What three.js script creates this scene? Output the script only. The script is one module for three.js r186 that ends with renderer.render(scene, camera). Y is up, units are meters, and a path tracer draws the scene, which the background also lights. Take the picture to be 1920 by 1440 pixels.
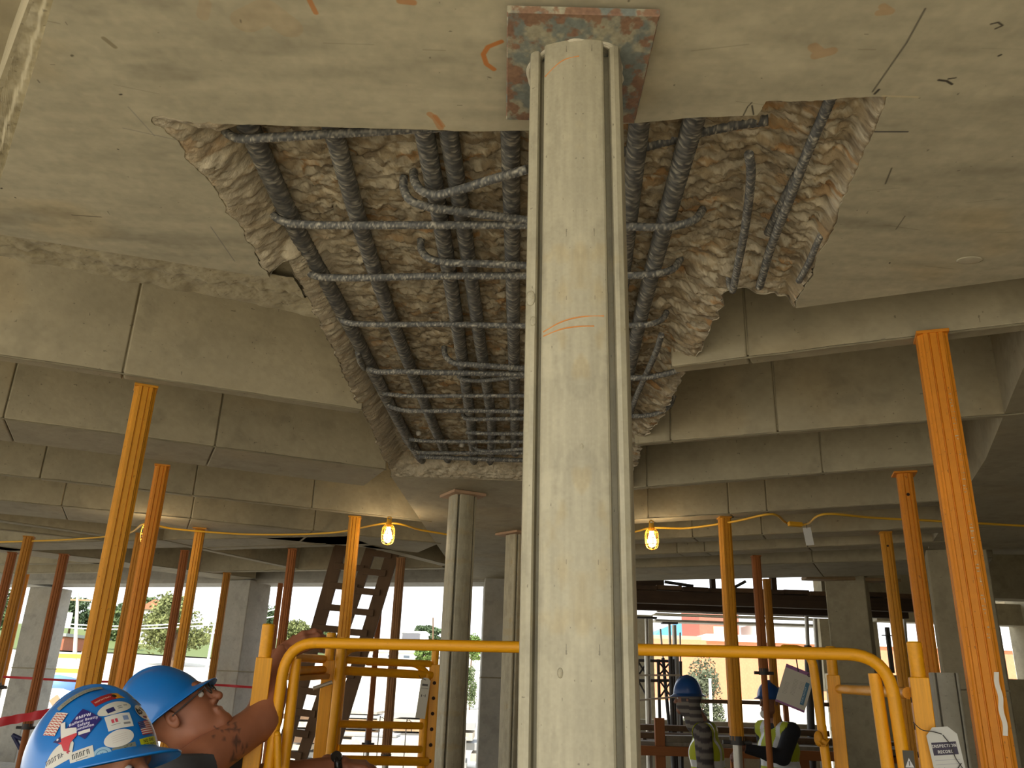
import * as THREE from 'three';
import { RoundedBoxGeometry } from 'three/addons/geometries/RoundedBoxGeometry.js';
import { MarchingCubes } from 'three/addons/objects/MarchingCubes.js';
import { mergeGeometries, mergeVertices } from 'three/addons/utils/BufferGeometryUtils.js';

// ---------- camera, sky, sun, exposure ----------
const scene = new THREE.Scene();
const FOCAL = 1553, PITCH = THREE.MathUtils.degToRad(20.1), ROLL = THREE.MathUtils.degToRad(1.9);
const camera = new THREE.PerspectiveCamera(2 * Math.atan(720 / FOCAL) * 180 / Math.PI, 4 / 3, 0.05, 600);
const EYE = new THREE.Vector3(0, 1.6, 0);
const cF = new THREE.Vector3(0, Math.sin(PITCH), -Math.cos(PITCH)), cX = new THREE.Vector3(1, 0, 0), cU = new THREE.Vector3().crossVectors(cX, cF);
const cIU = cU.clone().multiplyScalar(Math.cos(ROLL)).addScaledVector(cX, -Math.sin(ROLL));
const cIR = cX.clone().multiplyScalar(Math.cos(ROLL)).addScaledVector(cU, Math.sin(ROLL));
camera.position.copy(EYE);
camera.quaternion.setFromRotationMatrix(new THREE.Matrix4().makeBasis(cIR, cIU, cF.clone().negate()));
camera.updateMatrixWorld(true);

const renderer = new THREE.WebGLRenderer({ antialias: true });
renderer.toneMapping = THREE.LinearToneMapping;
renderer.toneMappingExposure = 1.45;
renderer.shadowMap.enabled = true;

// hazy white summer sky, the same all the way round, with the pale ground colour below the horizon
{
  const W = 64, Hh = 32, d = new Float32Array(W * Hh * 4);
  for (let j = 0; j < Hh; j++) for (let i = 0; i < W; i++) {
    const e = ((j + 0.5) / Hh - 0.5) * Math.PI, t = Math.max(0, Math.sin(e)), k = (j * W + i) * 4;
    const up = [1.55 - 0.55 * t, 1.6 - 0.42 * t, 1.65 - 0.2 * t];
    const c = e > 0 ? up : [0.5, 0.45, 0.36];
    d[k] = c[0]; d[k + 1] = c[1]; d[k + 2] = c[2]; d[k + 3] = 1;
  }
  const t = new THREE.DataTexture(d, W, Hh, THREE.RGBAFormat, THREE.FloatType);
  t.mapping = THREE.EquirectangularReflectionMapping; t.magFilter = THREE.LinearFilter; t.needsUpdate = true;
  scene.background = t; scene.environment = t;
}
const sun = new THREE.DirectionalLight(new THREE.Color(1, 0.95, 0.86), 6.0);
sun.position.set(-4, 20, 13); sun.target.position.set(0, 0, -3);
sun.castShadow = true; sun.shadow.mapSize.set(2048, 2048); sun.shadow.radius = 1;
Object.assign(sun.shadow.camera, { left: -40, right: 40, top: 40, bottom: -40, near: 1, far: 120 });
scene.add(sun, sun.target);

// ---------- helpers ----------
const H = 2.7;                                   // height of the lowest soffit
const V = (x, y, z) => new THREE.Vector3(x, y, z);
const mixin = (a, b, t) => a + (b - a) * t, clamp = THREE.MathUtils.clamp, sstep = THREE.MathUtils.smoothstep;
function ray(px, py) { return V(0, 0, 0).addScaledVector(cF, FOCAL).addScaledVector(cIR, px - 960).addScaledVector(cIU, 720 - py); }
function onY(px, py, y = H) { const d = ray(px, py); return EYE.clone().addScaledVector(d, (y - EYE.y) / d.y); }   // survey point at a known height
function onZ(px, py, z) { const d = ray(px, py); return EYE.clone().addScaledVector(d, z / d.z); }                  // survey point at a known distance
let seed = 12345; function rnd() { seed = (seed + 0x6D2B79F5) | 0; let t = Math.imul(seed ^ (seed >>> 15), 1 | seed); t = (t + Math.imul(t ^ (t >>> 7), 61 | t)) ^ t; return ((t ^ (t >>> 14)) >>> 0) / 4294967296; }
const rr = (a, b) => a + (b - a) * rnd();
function hash(x, y, z) { let h = Math.imul(x | 0, 374761393) ^ Math.imul(y | 0, 668265263) ^ Math.imul(z | 0, 2147483647 ^ 0x5bd1e995); h = Math.imul(h ^ (h >>> 13), 1274126177); h ^= h >>> 16; h = Math.imul(h, 0x85ebca6b); return ((h ^ (h >>> 13)) >>> 0) / 4294967296; }
function vnoise(x, y, z = 0, per = 0) {
  const ix = Math.floor(x), iy = Math.floor(y), iz = Math.floor(z), fx = x - ix, fy = y - iy, fz = z - iz;
  const s = fx * fx * (3 - 2 * fx), t = fy * fy * (3 - 2 * fy), r = fz * fz * (3 - 2 * fz);
  const m = per ? (a) => ((a % per) + per) % per : (a) => a, x0 = m(ix), x1 = m(ix + 1), y0 = m(iy), y1 = m(iy + 1);
  const l = (a, b, q) => a + (b - a) * q;
  const a = l(l(hash(x0, y0, iz), hash(x1, y0, iz), s), l(hash(x0, y1, iz), hash(x1, y1, iz), s), t);
  if (fz === 0) return a;
  return l(a, l(l(hash(x0, y0, iz + 1), hash(x1, y0, iz + 1), s), l(hash(x0, y1, iz + 1), hash(x1, y1, iz + 1), s), t), r);
}
function fbm(x, y, z = 0, oct = 4, per = 0) { let s = 0, a = 0.5, n = 0; for (let i = 0; i < oct; i++) { s += a * vnoise(x, y, z + i * 7, per); n += a; a *= 0.5; x *= 2; y *= 2; per *= 2; } return s / n; }

const taken = {};
function numbered(n) { const k = taken[n] = (taken[n] ?? -1) + 1; return k ? n + '_' + String(k).padStart(3, '0') : n; }
function tag(o, label, category, group, kind) { o.userData.label = label; if (category) o.userData.category = category; if (group) o.userData.group = group; if (kind) o.userData.kind = kind; return o; }
function thing(name, label, category, pos, group) { const g = new THREE.Group(); g.name = numbered(name); if (pos) g.position.copy(pos); scene.add(g); return tag(g, label, category, group); }
function struct(name, label) { const g = new THREE.Group(); g.name = numbered(name); scene.add(g); g.userData.kind = 'structure'; if (label) g.userData.label = label; return g; }
function mesh(name, geo, mat, parent) {
  const m = new THREE.Mesh(geo, mat); m.castShadow = m.receiveShadow = true;
  if (parent && parent !== scene) m.name = name; else m.name = numbered(name);
  (parent || scene).add(m); return m;
}
function copyOf(o, label) { const c = o.clone(); c.name = numbered(o.name.replace(/_\d{3}$/, '')); c.userData = { ...o.userData, label }; scene.add(c); return c; }
// local geometry from world points: things keep their own base, so geometry is built about it
const rel = (g, p) => { g.translate(-p.x, -p.y, -p.z); return g; };
function boxUV(g, s = 1, ox = 0, oy = 0) {       // box-mapped uv in metres
  if (g.index) { const n = g.toNonIndexed(); g = n; }
  const p = g.attributes.position, uv = new Float32Array(p.count * 2), a = V(), b = V(), c = V();
  for (let i = 0; i < p.count; i += 3) {
    a.fromBufferAttribute(p, i); b.fromBufferAttribute(p, i + 1); c.fromBufferAttribute(p, i + 2);
    const n = b.clone().sub(a).cross(c.clone().sub(a)), x = Math.abs(n.x), y = Math.abs(n.y), z = Math.abs(n.z);
    for (let k = 0; k < 3; k++) {
      const j = i + k, X = p.getX(j), Y = p.getY(j), Z = p.getZ(j);
      const [u, w] = y >= x && y >= z ? [X, Z] : x >= z ? [Z, Y] : [X, Y];
      uv[j * 2] = u * s + ox; uv[j * 2 + 1] = w * s + oy;
    }
  }
  g.setAttribute('uv', new THREE.BufferAttribute(uv, 2)); return g;
}
function box(w, h, d, r = 0) { return r ? new RoundedBoxGeometry(w, h, d, 2, r) : new THREE.BoxGeometry(w, h, d); }
function merge(list) { const l = list.map((g) => { g = g.index ? g.toNonIndexed() : g.clone(); for (const k of Object.keys(g.attributes)) if (!['position', 'normal', 'uv', 'color'].includes(k)) g.deleteAttribute(k); return g; }); const col = l.some((g) => g.attributes.color); for (const g of l) { if (!g.attributes.uv) g.setAttribute('uv', new THREE.BufferAttribute(new Float32Array(g.attributes.position.count * 2), 2)); if (col && !g.attributes.color) g.setAttribute('color', new THREE.BufferAttribute(new Float32Array(g.attributes.position.count * 3).fill(1), 3)); } return mergeGeometries(l); }
// prism between heights y0 and y1 over plan points [x, z]
function prism(pts, y0, y1) {
  const s = new THREE.Shape(pts.map(([x, z]) => new THREE.Vector2(x, -z)));
  const g = new THREE.ExtrudeGeometry(s, { depth: y1 - y0, bevelEnabled: false, curveSegments: 1 });
  g.rotateX(-Math.PI / 2); g.translate(0, y0, 0); return g;
}
// a straight bar of box section between two points
function bar(a, b, w, h, r = 0) {
  const d = b.clone().sub(a), L = d.length(), g = box(w, L, h, r); d.normalize();
  g.applyQuaternion(new THREE.Quaternion().setFromUnitVectors(V(0, 1, 0), d)); g.translate((a.x + b.x) / 2, (a.y + b.y) / 2, (a.z + b.z) / 2); return g;
}
function rod(a, b, r, seg = 12, r2 = r) {
  const d = b.clone().sub(a), g = new THREE.CylinderGeometry(r2, r, d.length(), seg); d.normalize();
  g.applyQuaternion(new THREE.Quaternion().setFromUnitVectors(V(0, 1, 0), d)); g.translate((a.x + b.x) / 2, (a.y + b.y) / 2, (a.z + b.z) / 2); return g;
}
function tube(pts, r, n = 40, seg = 10, tension = 0.5, closed = false) { const c = new THREE.CatmullRomCurve3(pts, closed, 'catmullrom', tension); return new THREE.TubeGeometry(c, n, r, seg, closed); }
// bent tube: straight runs joined by round elbows of radius e
function bent(pts, r, e = 0.08, seg = 12) {
  const path = new THREE.CurvePath(); let last = pts[0];
  for (let i = 1; i < pts.length; i++) {
    const p = pts[i], n = pts[i + 1];
    if (!n) { path.add(new THREE.LineCurve3(last, p)); break; }
    const a = last.clone().sub(p), b = n.clone().sub(p), q = Math.min(e, a.length() * 0.9, b.length() * 0.45);
    const s = p.clone().addScaledVector(a.normalize(), q), t = p.clone().addScaledVector(b.normalize(), q);
    path.add(new THREE.LineCurve3(last, s)); path.add(new THREE.QuadraticBezierCurve3(s, p, t)); last = t;
  }
  const list = path.curves.map((c) => { const straight = c.isLineCurve3; return new THREE.TubeGeometry(c, straight ? 1 : 8, r, seg); });
  const ends = [pts[0], pts[pts.length - 1]].map((p) => { const g = new THREE.SphereGeometry(r, 10, 6); g.translate(p.x, p.y, p.z); return g; });
  return merge([...list, ...ends]);
}

// ---------- textures ----------
function dataTex(n, fn, srgb = true, rep = 1) {
  const d = new Uint8Array(n * n * 4), enc = (v) => Math.round(255 * clamp(srgb ? (v <= 0.0031308 ? v * 12.92 : 1.055 * Math.pow(v, 1 / 2.4) - 0.055) : v, 0, 1));
  for (let j = 0; j < n; j++) for (let i = 0; i < n; i++) { const c = fn(i / n, j / n), k = (j * n + i) * 4; d[k] = enc(c[0]); d[k + 1] = enc(c[1]); d[k + 2] = enc(c[2]); d[k + 3] = 255; }
  const t = new THREE.DataTexture(d, n, n); t.wrapS = t.wrapT = THREE.RepeatWrapping; t.magFilter = THREE.LinearFilter; t.minFilter = THREE.LinearMipmapLinearFilter; t.generateMipmaps = true;
  if (srgb) t.colorSpace = THREE.SRGBColorSpace; t.repeat.set(rep, rep); t.needsUpdate = true; return t;
}
// cast concrete: mottled, cloudy, with fine dark scratches, pin holes and rusty tints; one tile is 2 m
const conc = (streak) => (u, v) => {
  const a = fbm(u * 5, v * 5, 1, 5, 5), b = fbm(u * 18, v * (streak ? 60 : 18), 9, 4, streak ? 0 : 18), c = fbm(u * 90, v * 90, 3, 2, 90), r = fbm(u * 4, v * 4, 40, 4, 4);
  let k = 0.78 + 0.22 * a + 0.2 * (b - 0.5) + 0.12 * (c - 0.5);
  const dirt = sstep(fbm(u * 22, v * 22, 77, 5, 22), 0.54, 0.76); k *= 1 - 0.13 * dirt;
  const pit = vnoise(u * 160, v * 160, 5, 160); if (pit > 0.965) k *= 0.55;
  const w = sstep(r, 0.56, 0.78) * 0.3;
  return [k * mixin(1, 1.04, w), k * mixin(1, 0.9, w), k * mixin(1, 0.7, w)];
};
const texConcrete = dataTex(1024, conc(false), true, 0.5);
const texBump = dataTex(512, (u, v) => { const k = 0.5 * fbm(u * 12, v * 12, 2, 5, 12) + 0.5 * fbm(u * 60, v * 60, 8, 3, 60); const p = vnoise(u * 90, v * 90, 5, 90) > 0.95 ? 0.25 : 0; return [k - p, k - p, k - p]; }, false, 1);
const texGrime = dataTex(512, (u, v) => { const a = fbm(u * 6, v * 6, 3, 5, 6), b = fbm(u * 40, v * 40, 6, 3, 40); let k = 0.8 + 0.25 * a + 0.12 * (b - 0.5); if (vnoise(u * 70, v * 70, 2, 70) > 0.955) k *= 0.5; return [k, k * 0.985, k * 0.95]; }, true, 2);
const texAlu = dataTex(1024, (u, v) => { const s = fbm(u * 60, v * 5, 4, 4), d = sstep(fbm(u * 26, v * 8, 14, 5), 0.52, 0.72), w = sstep(fbm(u * 14, v * 10, 31, 4), 0.55, 0.72), o = sstep(fbm(u * 9, v * 6, 61, 4), 0.62, 0.78); let k = 0.80 + 0.26 * (s - 0.5) - 0.1 * d + 0.07 * w + 0.1 * (fbm(u * 120, v * 120, 3, 2) - 0.5); if (vnoise(u * 90, v * 45, 2) > 0.97) k *= 0.55; return [k, k * (1 - 0.06 * o), k * (0.97 - 0.16 * o)]; }, true, 2); texAlu.wrapS = texAlu.wrapT = THREE.MirroredRepeatWrapping;
const texWood = dataTex(512, (u, v) => { const g = fbm(u * 40, v * 3, 2, 4, 0), a = fbm(u * 6, v * 6, 9, 4, 6); const k = 0.6 + 0.5 * g * a + 0.15 * a; return [k, k * 0.93, k * 0.85]; }, true, 1);
const std = (r, g, b, rough = 0.8, o = {}) => new THREE.MeshStandardMaterial({ color: new THREE.Color().setRGB(r, g, b), roughness: rough, ...o });
const M = {
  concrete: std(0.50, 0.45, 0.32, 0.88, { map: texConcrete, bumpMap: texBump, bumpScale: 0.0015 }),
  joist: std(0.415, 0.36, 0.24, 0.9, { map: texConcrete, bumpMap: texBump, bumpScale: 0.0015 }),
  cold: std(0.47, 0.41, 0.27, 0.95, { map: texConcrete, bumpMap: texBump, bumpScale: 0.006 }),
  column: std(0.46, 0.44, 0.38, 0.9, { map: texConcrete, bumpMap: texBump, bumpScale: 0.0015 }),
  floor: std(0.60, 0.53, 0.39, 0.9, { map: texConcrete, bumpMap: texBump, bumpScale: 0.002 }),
  slab: std(0.25, 0.215, 0.15, 0.9, { map: texConcrete, bumpMap: texBump, bumpScale: 0.002 }),  // unseen inner floor, darkened to cut bounce light onto the joists
  ground: std(0.66, 0.61, 0.51, 0.95, { map: texConcrete }),
  alu: std(0.475, 0.43, 0.31, 0.55, { map: texAlu, metalness: 0.15, bumpMap: texBump, bumpScale: 0.0006 }),
  orange: std(0.70, 0.245, 0.004, 0.62, { map: texGrime }),
  rust: std(0.36, 0.12, 0.025, 0.75, { map: texGrime }),
  yellow: std(0.88, 0.39, 0.002, 0.5, { map: texGrime }),
  steel: std(0.55, 0.53, 0.47, 0.45, { map: texGrime, metalness: 0.6 }),
  darksteel: std(0.06, 0.055, 0.05, 0.6, { metalness: 0.3 }),
  wood: std(0.16, 0.10, 0.055, 0.85, { map: texWood }),
  timber: std(0.36, 0.26, 0.15, 0.85, { map: texWood }),
  white: std(0.8, 0.8, 0.77, 0.6), black: std(0.02, 0.02, 0.02, 0.6), hole: std(0.03, 0.012, 0.004, 0.9),
  red: std(0.6, 0.03, 0.04, 0.5, { side: THREE.DoubleSide }),
  vertex: new THREE.MeshStandardMaterial({ vertexColors: true, roughness: 0.9 }),
};
// flat print: a canvas drawn once, on a plane or card
function labelPlane(w, h, draw, cw, ch) {
  const cv = document.createElement('canvas'); cv.width = cw; cv.height = ch; const c = cv.getContext('2d'); c.clearRect(0, 0, cw, ch); draw(c, cw, ch);
  const t = new THREE.CanvasTexture(cv); t.colorSpace = THREE.SRGBColorSpace; labelPlane.mat = new THREE.MeshStandardMaterial({ map: t, roughness: 0.6, side: THREE.DoubleSide });
  return new THREE.PlaneGeometry(w, h);
}
// ---------- the large structure ----------
// cavity outline on the soffit, surveyed; subdivided and roughened
const P2 = (px, py) => { const p = onY(px, py); return [p.x, p.z]; };
function roughen(pts, step, amp, s) {
  const out = [];
  for (let i = 0; i < pts.length - 1; i++) {
    const [x0, z0] = pts[i], [x1, z1] = pts[i + 1], L = Math.hypot(x1 - x0, z1 - z0), n = Math.max(1, Math.round(L / step));
    for (let k = 0; k < n; k++) { const t = k / n, x = mixin(x0, x1, t), z = mixin(z0, z1, t), a = k || i ? 2 * (fbm(x * 22 + s, z * 22, s, 4) - 0.5) * amp : 0; out.push([x - (z1 - z0) / L * a, z + (x1 - x0) / L * a]); }
  }
  out.push(pts[pts.length - 1]); return out;
}
const notchL = [[505, 521], [486, 490], [462, 448], [430, 402], [398, 350], [372, 318], [352, 300], [330, 262], [303, 238], [288, 231], [288, 221], [306, 217], [345, 226], [400, 232]].map((a) => P2(...a));
const notchN = [[400, 232], [560, 237], [700, 241], [860, 246], [985, 246], [1090, 240], [1170, 232], [1230, 229], [1290, 222], [1330, 219], [1420, 216]].map((a) => P2(...a));
const notchR = [[1420, 216], [1436, 190], [1500, 189], [1600, 184], [1665, 181], [1645, 228], [1620, 290], [1588, 360], [1566, 420], [1540, 470], [1520, 520], [1497, 560], [1493, 578]].map((a) => P2(...a));
const rNotch = [...roughen(notchL, 0.006, 0.013, 3).slice(0, -1), ...roughen(notchN, 0.008, 0.004, 5).slice(0, -1), ...roughen(notchR, 0.006, 0.009, 8)];
const stemR = roughen([[0.853, -2.258], P2(1440, 566), P2(1372, 553), [0.640, -2.30], [0.655, -2.62], [0.648, -3.0], [0.662, -3.4], [0.635, -3.8], [0.67, -4.15], [0.69, -4.62]], 0.012, 0.02, 11);
const stemL = roughen([[-0.668, -4.62], [-0.672, -4.2], [-0.655, -3.7], [-0.66, -3.2], [-0.652, -2.7], [-0.65, -2.3], P2(538, 503), [-0.70, -2.14], P2(505, 521)], 0.012, 0.016, 14);
const eR = P2(1960, 516), eL = P2(-60, 430);
// drop panel: the wide soffit round the shore, notched by the cavity
{
  const g = struct('drop_panel', 'broad pale concrete drop panel above the near shore, notched by the cavity');
  const edgeL = [[-1.47, -1.945], [-1.30, -1.79], [-0.93, -1.285], [-0.42, -0.58], [-0.1, 0.3]];
  const poly = [...rNotch, [eR[0], eR[1]], [2.4, -1.6], [2.4, 1.0], [-0.1, 1.0], ...edgeL.reverse(), eL];
  // its own skin: 3.2 x 1.6 m over x -1.6..1.6, z -2.5..-0.9 (2048 x 1024)
  const cv = document.createElement('canvas'); cv.width = 2048; cv.height = 1024; const c = cv.getContext('2d');
  const im = c.createImageData(2048, 1024), f = conc(false);
  for (let j = 0; j < 1024; j++) for (let i = 0; i < 2048; i++) {
    const x = i / 640, z = j / 640;
    const a = fbm(x * 1.6, z * 2.2, 1, 5), b = fbm(x * 7 + 0.3 * z, z * 34, 9, 4), cc = fbm(x * 60, z * 60, 3, 3), dk = sstep(fbm(x * 4.5, z * 11, 71, 5), 0.53, 0.76), or = sstep(fbm(x * 2.2, z * 3.2, 43, 4), 0.6, 0.76), wh = sstep(fbm(x * 3, z * 6, 91, 5), 0.58, 0.8);
    let k = 0.82 + 0.16 * a + 0.32 * (b - 0.5) + 0.22 * (cc - 0.5); k *= 1 - 0.2 * dk; k += 0.09 * wh;
    const p = vnoise(x * 75, z * 75, 5); if (p > 0.985) k *= 0.5;
    const col = [0.51 * k * (1 + 0.03 * or), 0.462 * k * (1 - 0.03 * or), 0.325 * k * (1 - 0.12 * or)], q = (j * 2048 + i) * 4;
    for (let m = 0; m < 3; m++) im.data[q + m] = 255 * Math.pow(col[m], 1 / 2.2); im.data[q + 3] = 255;
  }
  c.putImageData(im, 0, 0);
  const X = (px, py) => { const p = onY(px, py); return [(p.x + 1.6) * 640, (p.z + 2.5) * 640]; };
  const line = (pts, col, w) => { c.strokeStyle = col; c.lineWidth = w; c.lineCap = 'round'; c.lineJoin = 'round'; c.beginPath(); pts.forEach((a, i) => { const [u, v] = X(...a); i ? c.lineTo(u, v) : c.moveTo(u, v); }); c.stroke(); };
  // orange spray marks and carpenters' pencil lines
  line([[940, 78], [915, 88], [906, 102], [912, 120], [926, 130]], 'rgba(190,104,38,0.75)', 6);
  line([[580, 0], [592, 24]], 'rgba(190,106,44,0.6)', 6); line([[806, 214], [816, 222], [826, 240]], 'rgba(186,114,58,0.5)', 9); line([[816, 218], [830, 236]], 'rgba(186,112,55,0.45)', 7);
  line([[1525, 88], [1540, 100], [1560, 96], [1530, 104]], 'rgba(184,122,66,0.3)', 13); line([[1655, 12], [1670, 22], [1648, 24]], 'rgba(184,120,64,0.3)', 9); line([[750, 2], [775, 5]], 'rgba(185,105,45,0.5)', 8);
  line([[460, 40], [500, 20], [540, 50]], 'rgba(184,128,76,0.13)', 34); line([[380, 30], [385, 5]], 'rgba(184,126,74,0.14)', 14);
  line([[1735, 16], [1700, 80], [1636, 172]], 'rgba(50,45,40,0.55)', 2.2); line([[1640, 176], [1648, 168]], 'rgba(40,36,30,0.8)', 3); line([[1640, 247], [1702, 247]], 'rgba(40,40,45,0.7)', 2.5);
  line([[240, 200], [290, 255]], 'rgba(84,84,92,0.35)', 1.3); line([[230, 240], [330, 262]], 'rgba(84,84,96,0.4)', 1.3); line([[135, 403], [190, 407]], 'rgba(55,50,40,0.6)', 2); line([[395, 425], [440, 490]], 'rgba(60,62,80,0.4)', 1.5);
  line([[1760, 150], [1775, 152], [1785, 158]], 'rgba(35,30,25,0.8)', 3); line([[1778, 148], [1792, 146]], 'rgba(35,30,25,0.8)', 2); line([[1858, 45], [1872, 42], [1880, 48], [1866, 54]], 'rgba(35,30,25,0.7)', 2);
  line([[1672, 315], [1660, 345]], 'rgba(45,40,32,0.6)', 2); line([[1680, 430], [1697, 405]], 'rgba(45,40,32,0.5)', 1.5); line([[1410, 198], [1413, 215]], 'rgba(30,26,20,0.8)', 1.6); line([[1392, 220], [1402, 200], [1410, 192]], 'rgba(30,26,20,0.8)', 1.2);
  line([[1655, 180], [1720, 182]], 'rgba(205,190,150,0.7)', 3); line([[195, 72], [215, 88]], 'rgba(110,98,70,0.5)', 6);
  for (let k = 0; k < 70; k++) { const u = rnd() * 2048, v = rnd() * 1024; c.fillStyle = `rgba(38,32,24,${rr(0.4, 0.8)})`; c.beginPath(); c.ellipse(u, v, rr(1, 3.2), rr(0.8, 1.6), rnd() * 3, 0, 7); c.fill(); }
  for (let k = 0; k < 34; k++) { const u = rnd() * 2048, v = rnd() * 1024, a = rr(-0.3, 0.3), L = rr(15, 70); c.strokeStyle = `rgba(70,62,46,${rr(0.12, 0.35)})`; c.lineWidth = rr(0.7, 1.8); c.beginPath(); c.moveTo(u, v); c.lineTo(u + L * Math.cos(a), v + L * Math.sin(a)); c.stroke(); }
  const t = new THREE.CanvasTexture(cv); t.colorSpace = THREE.SRGBColorSpace; t.wrapS = t.wrapT = THREE.MirroredRepeatWrapping; t.flipY = false;
  const m = new THREE.MeshStandardMaterial({ map: t, roughness: 0.86, bumpMap: texBump, bumpScale: 0.001 });
  const geo = prism(poly, H, H + 0.42), p = geo.attributes.position, uv = geo.attributes.uv;
  for (let i = 0; i < p.count; i++) uv.setXY(i, (p.getX(i) + 1.6) / 3.2, (p.getZ(i) + 2.5) / 1.6);
  mesh('soffit', geo, m, g);
  // small dark flakes and a pale patch standing on the soffit
  const patch = new THREE.SphereGeometry(0.035, 12, 6); patch.scale(1, 0.07, 0.6); const q = onY(1818, 488, H - 0.001); patch.translate(q.x, q.y, q.z); mesh('mortar_dab', boxUV(patch), M.concrete, g);
}
// chipped concrete: a rough height field over the cavity
const cavPoly = [...rNotch, ...stemR.slice(1), ...stemL];
function segD(px, pz, a, b) { const dx = b[0] - a[0], dz = b[1] - a[1], t = clamp(((px - a[0]) * dx + (pz - a[1]) * dz) / (dx * dx + dz * dz + 1e-12), 0, 1); return Math.hypot(px - a[0] - t * dx, pz - a[1] - t * dz); }
const inPoly = (x, z, P) => { let c = false; for (let i = 0, j = P.length - 1; i < P.length; j = i++) if ((P[i][1] > z) !== (P[j][1] > z) && x < (P[j][0] - P[i][0]) * (z - P[i][1]) / (P[j][1] - P[i][1]) + P[i][0]) c = !c; return c; };
// worley cell: broken stones
function stones(x, z, sx, sz, s) {
  const X = x / sx, Z = z / sz, ix = Math.floor(X), iz = Math.floor(Z); let d1 = 9, d2 = 9, id = 0, ox = 0, oz = 0;
  for (let i = -1; i <= 1; i++) for (let j = -1; j <= 1; j++) { const cx = ix + i, cz = iz + j, fx = cx + hash(cx, cz, s) - X, fz = cz + hash(cx, cz, s + 1) - Z, d = fx * fx + fz * fz; if (d < d1) { d2 = d1; d1 = d; id = hash(cx, cz, s + 2); ox = fx; oz = fz; } else if (d < d2) d2 = d; }
  return { id, ox, oz, e: Math.sqrt(d2) - Math.sqrt(d1), t: hash(Math.floor(id * 9999), 3, s), w: hash(Math.floor(id * 9999), 5, s) };
}
const zMin = -4.66, zMax = -1.27, xMin = -0.80, xMax = 0.90;
const ledges = { L: notchL, N: notchN, R: notchR.slice(0, 5), E: notchR.slice(4), SR: [P2(1372, 553), [0.640, -2.30], [0.655, -2.62], [0.648, -3.0], [0.662, -3.4], [0.635, -3.8], [0.67, -4.15], [0.69, -4.62]], SL: [[-0.668, -4.62], [-0.672, -4.2], [-0.655, -3.7], [-0.66, -3.2], [-0.652, -2.7], [-0.65, -2.3], P2(538, 503)], F: [[-0.668, -4.60], [0.69, -4.60]], B: [P2(1493, 578), P2(1372, 553)] };
const polyD = (x, z, L) => { let d = 9; for (let i = 0; i < L.length - 1; i++) d = Math.min(d, segD(x, z, L[i], L[i + 1])); return d; };
function cavDepth(x, z) {
  const n = fbm(x * 9, z * 9, 4, 3) - 0.5, r = (d, w, a, b) => a + (b - a) * sstep(d, 0, w);
  const D = 0.15 + 0.05 * n;
  let h = D;
  h = Math.min(h, r(polyD(x, z, ledges.L), 0.19 + 0.05 * n, 0, 0.16), r(polyD(x, z, ledges.N), 0.03, 0, 0.17), r(polyD(x, z, ledges.R), 0.03, 0, 0.14), r(polyD(x, z, ledges.E), 0.035, 0.0, 0.045) + 0.05 * sstep(polyD(x, z, ledges.E), 0.06, 0.2));
  if (z < -2.0) h = Math.min(h, r(polyD(x, z, ledges.SL), 0.165 + 0.05 * n, 0.025, 0.155), r(polyD(x, z, ledges.SR), 0.26 + 0.08 * n, 0.03, 0.16));
  h = Math.min(h, r(polyD(x, z, ledges.F), 0.34 + 0.1 * n, 0.0, 0.17), r(polyD(x, z, ledges.B), 0.2, 0.03, 0.12));
  if (x > 0.45 && z > -2.4) h = Math.min(h, mixin(0.15, 0.085 + 0.03 * n, sstep(x, 0.42, 0.6)));
  return h;
}
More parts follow.
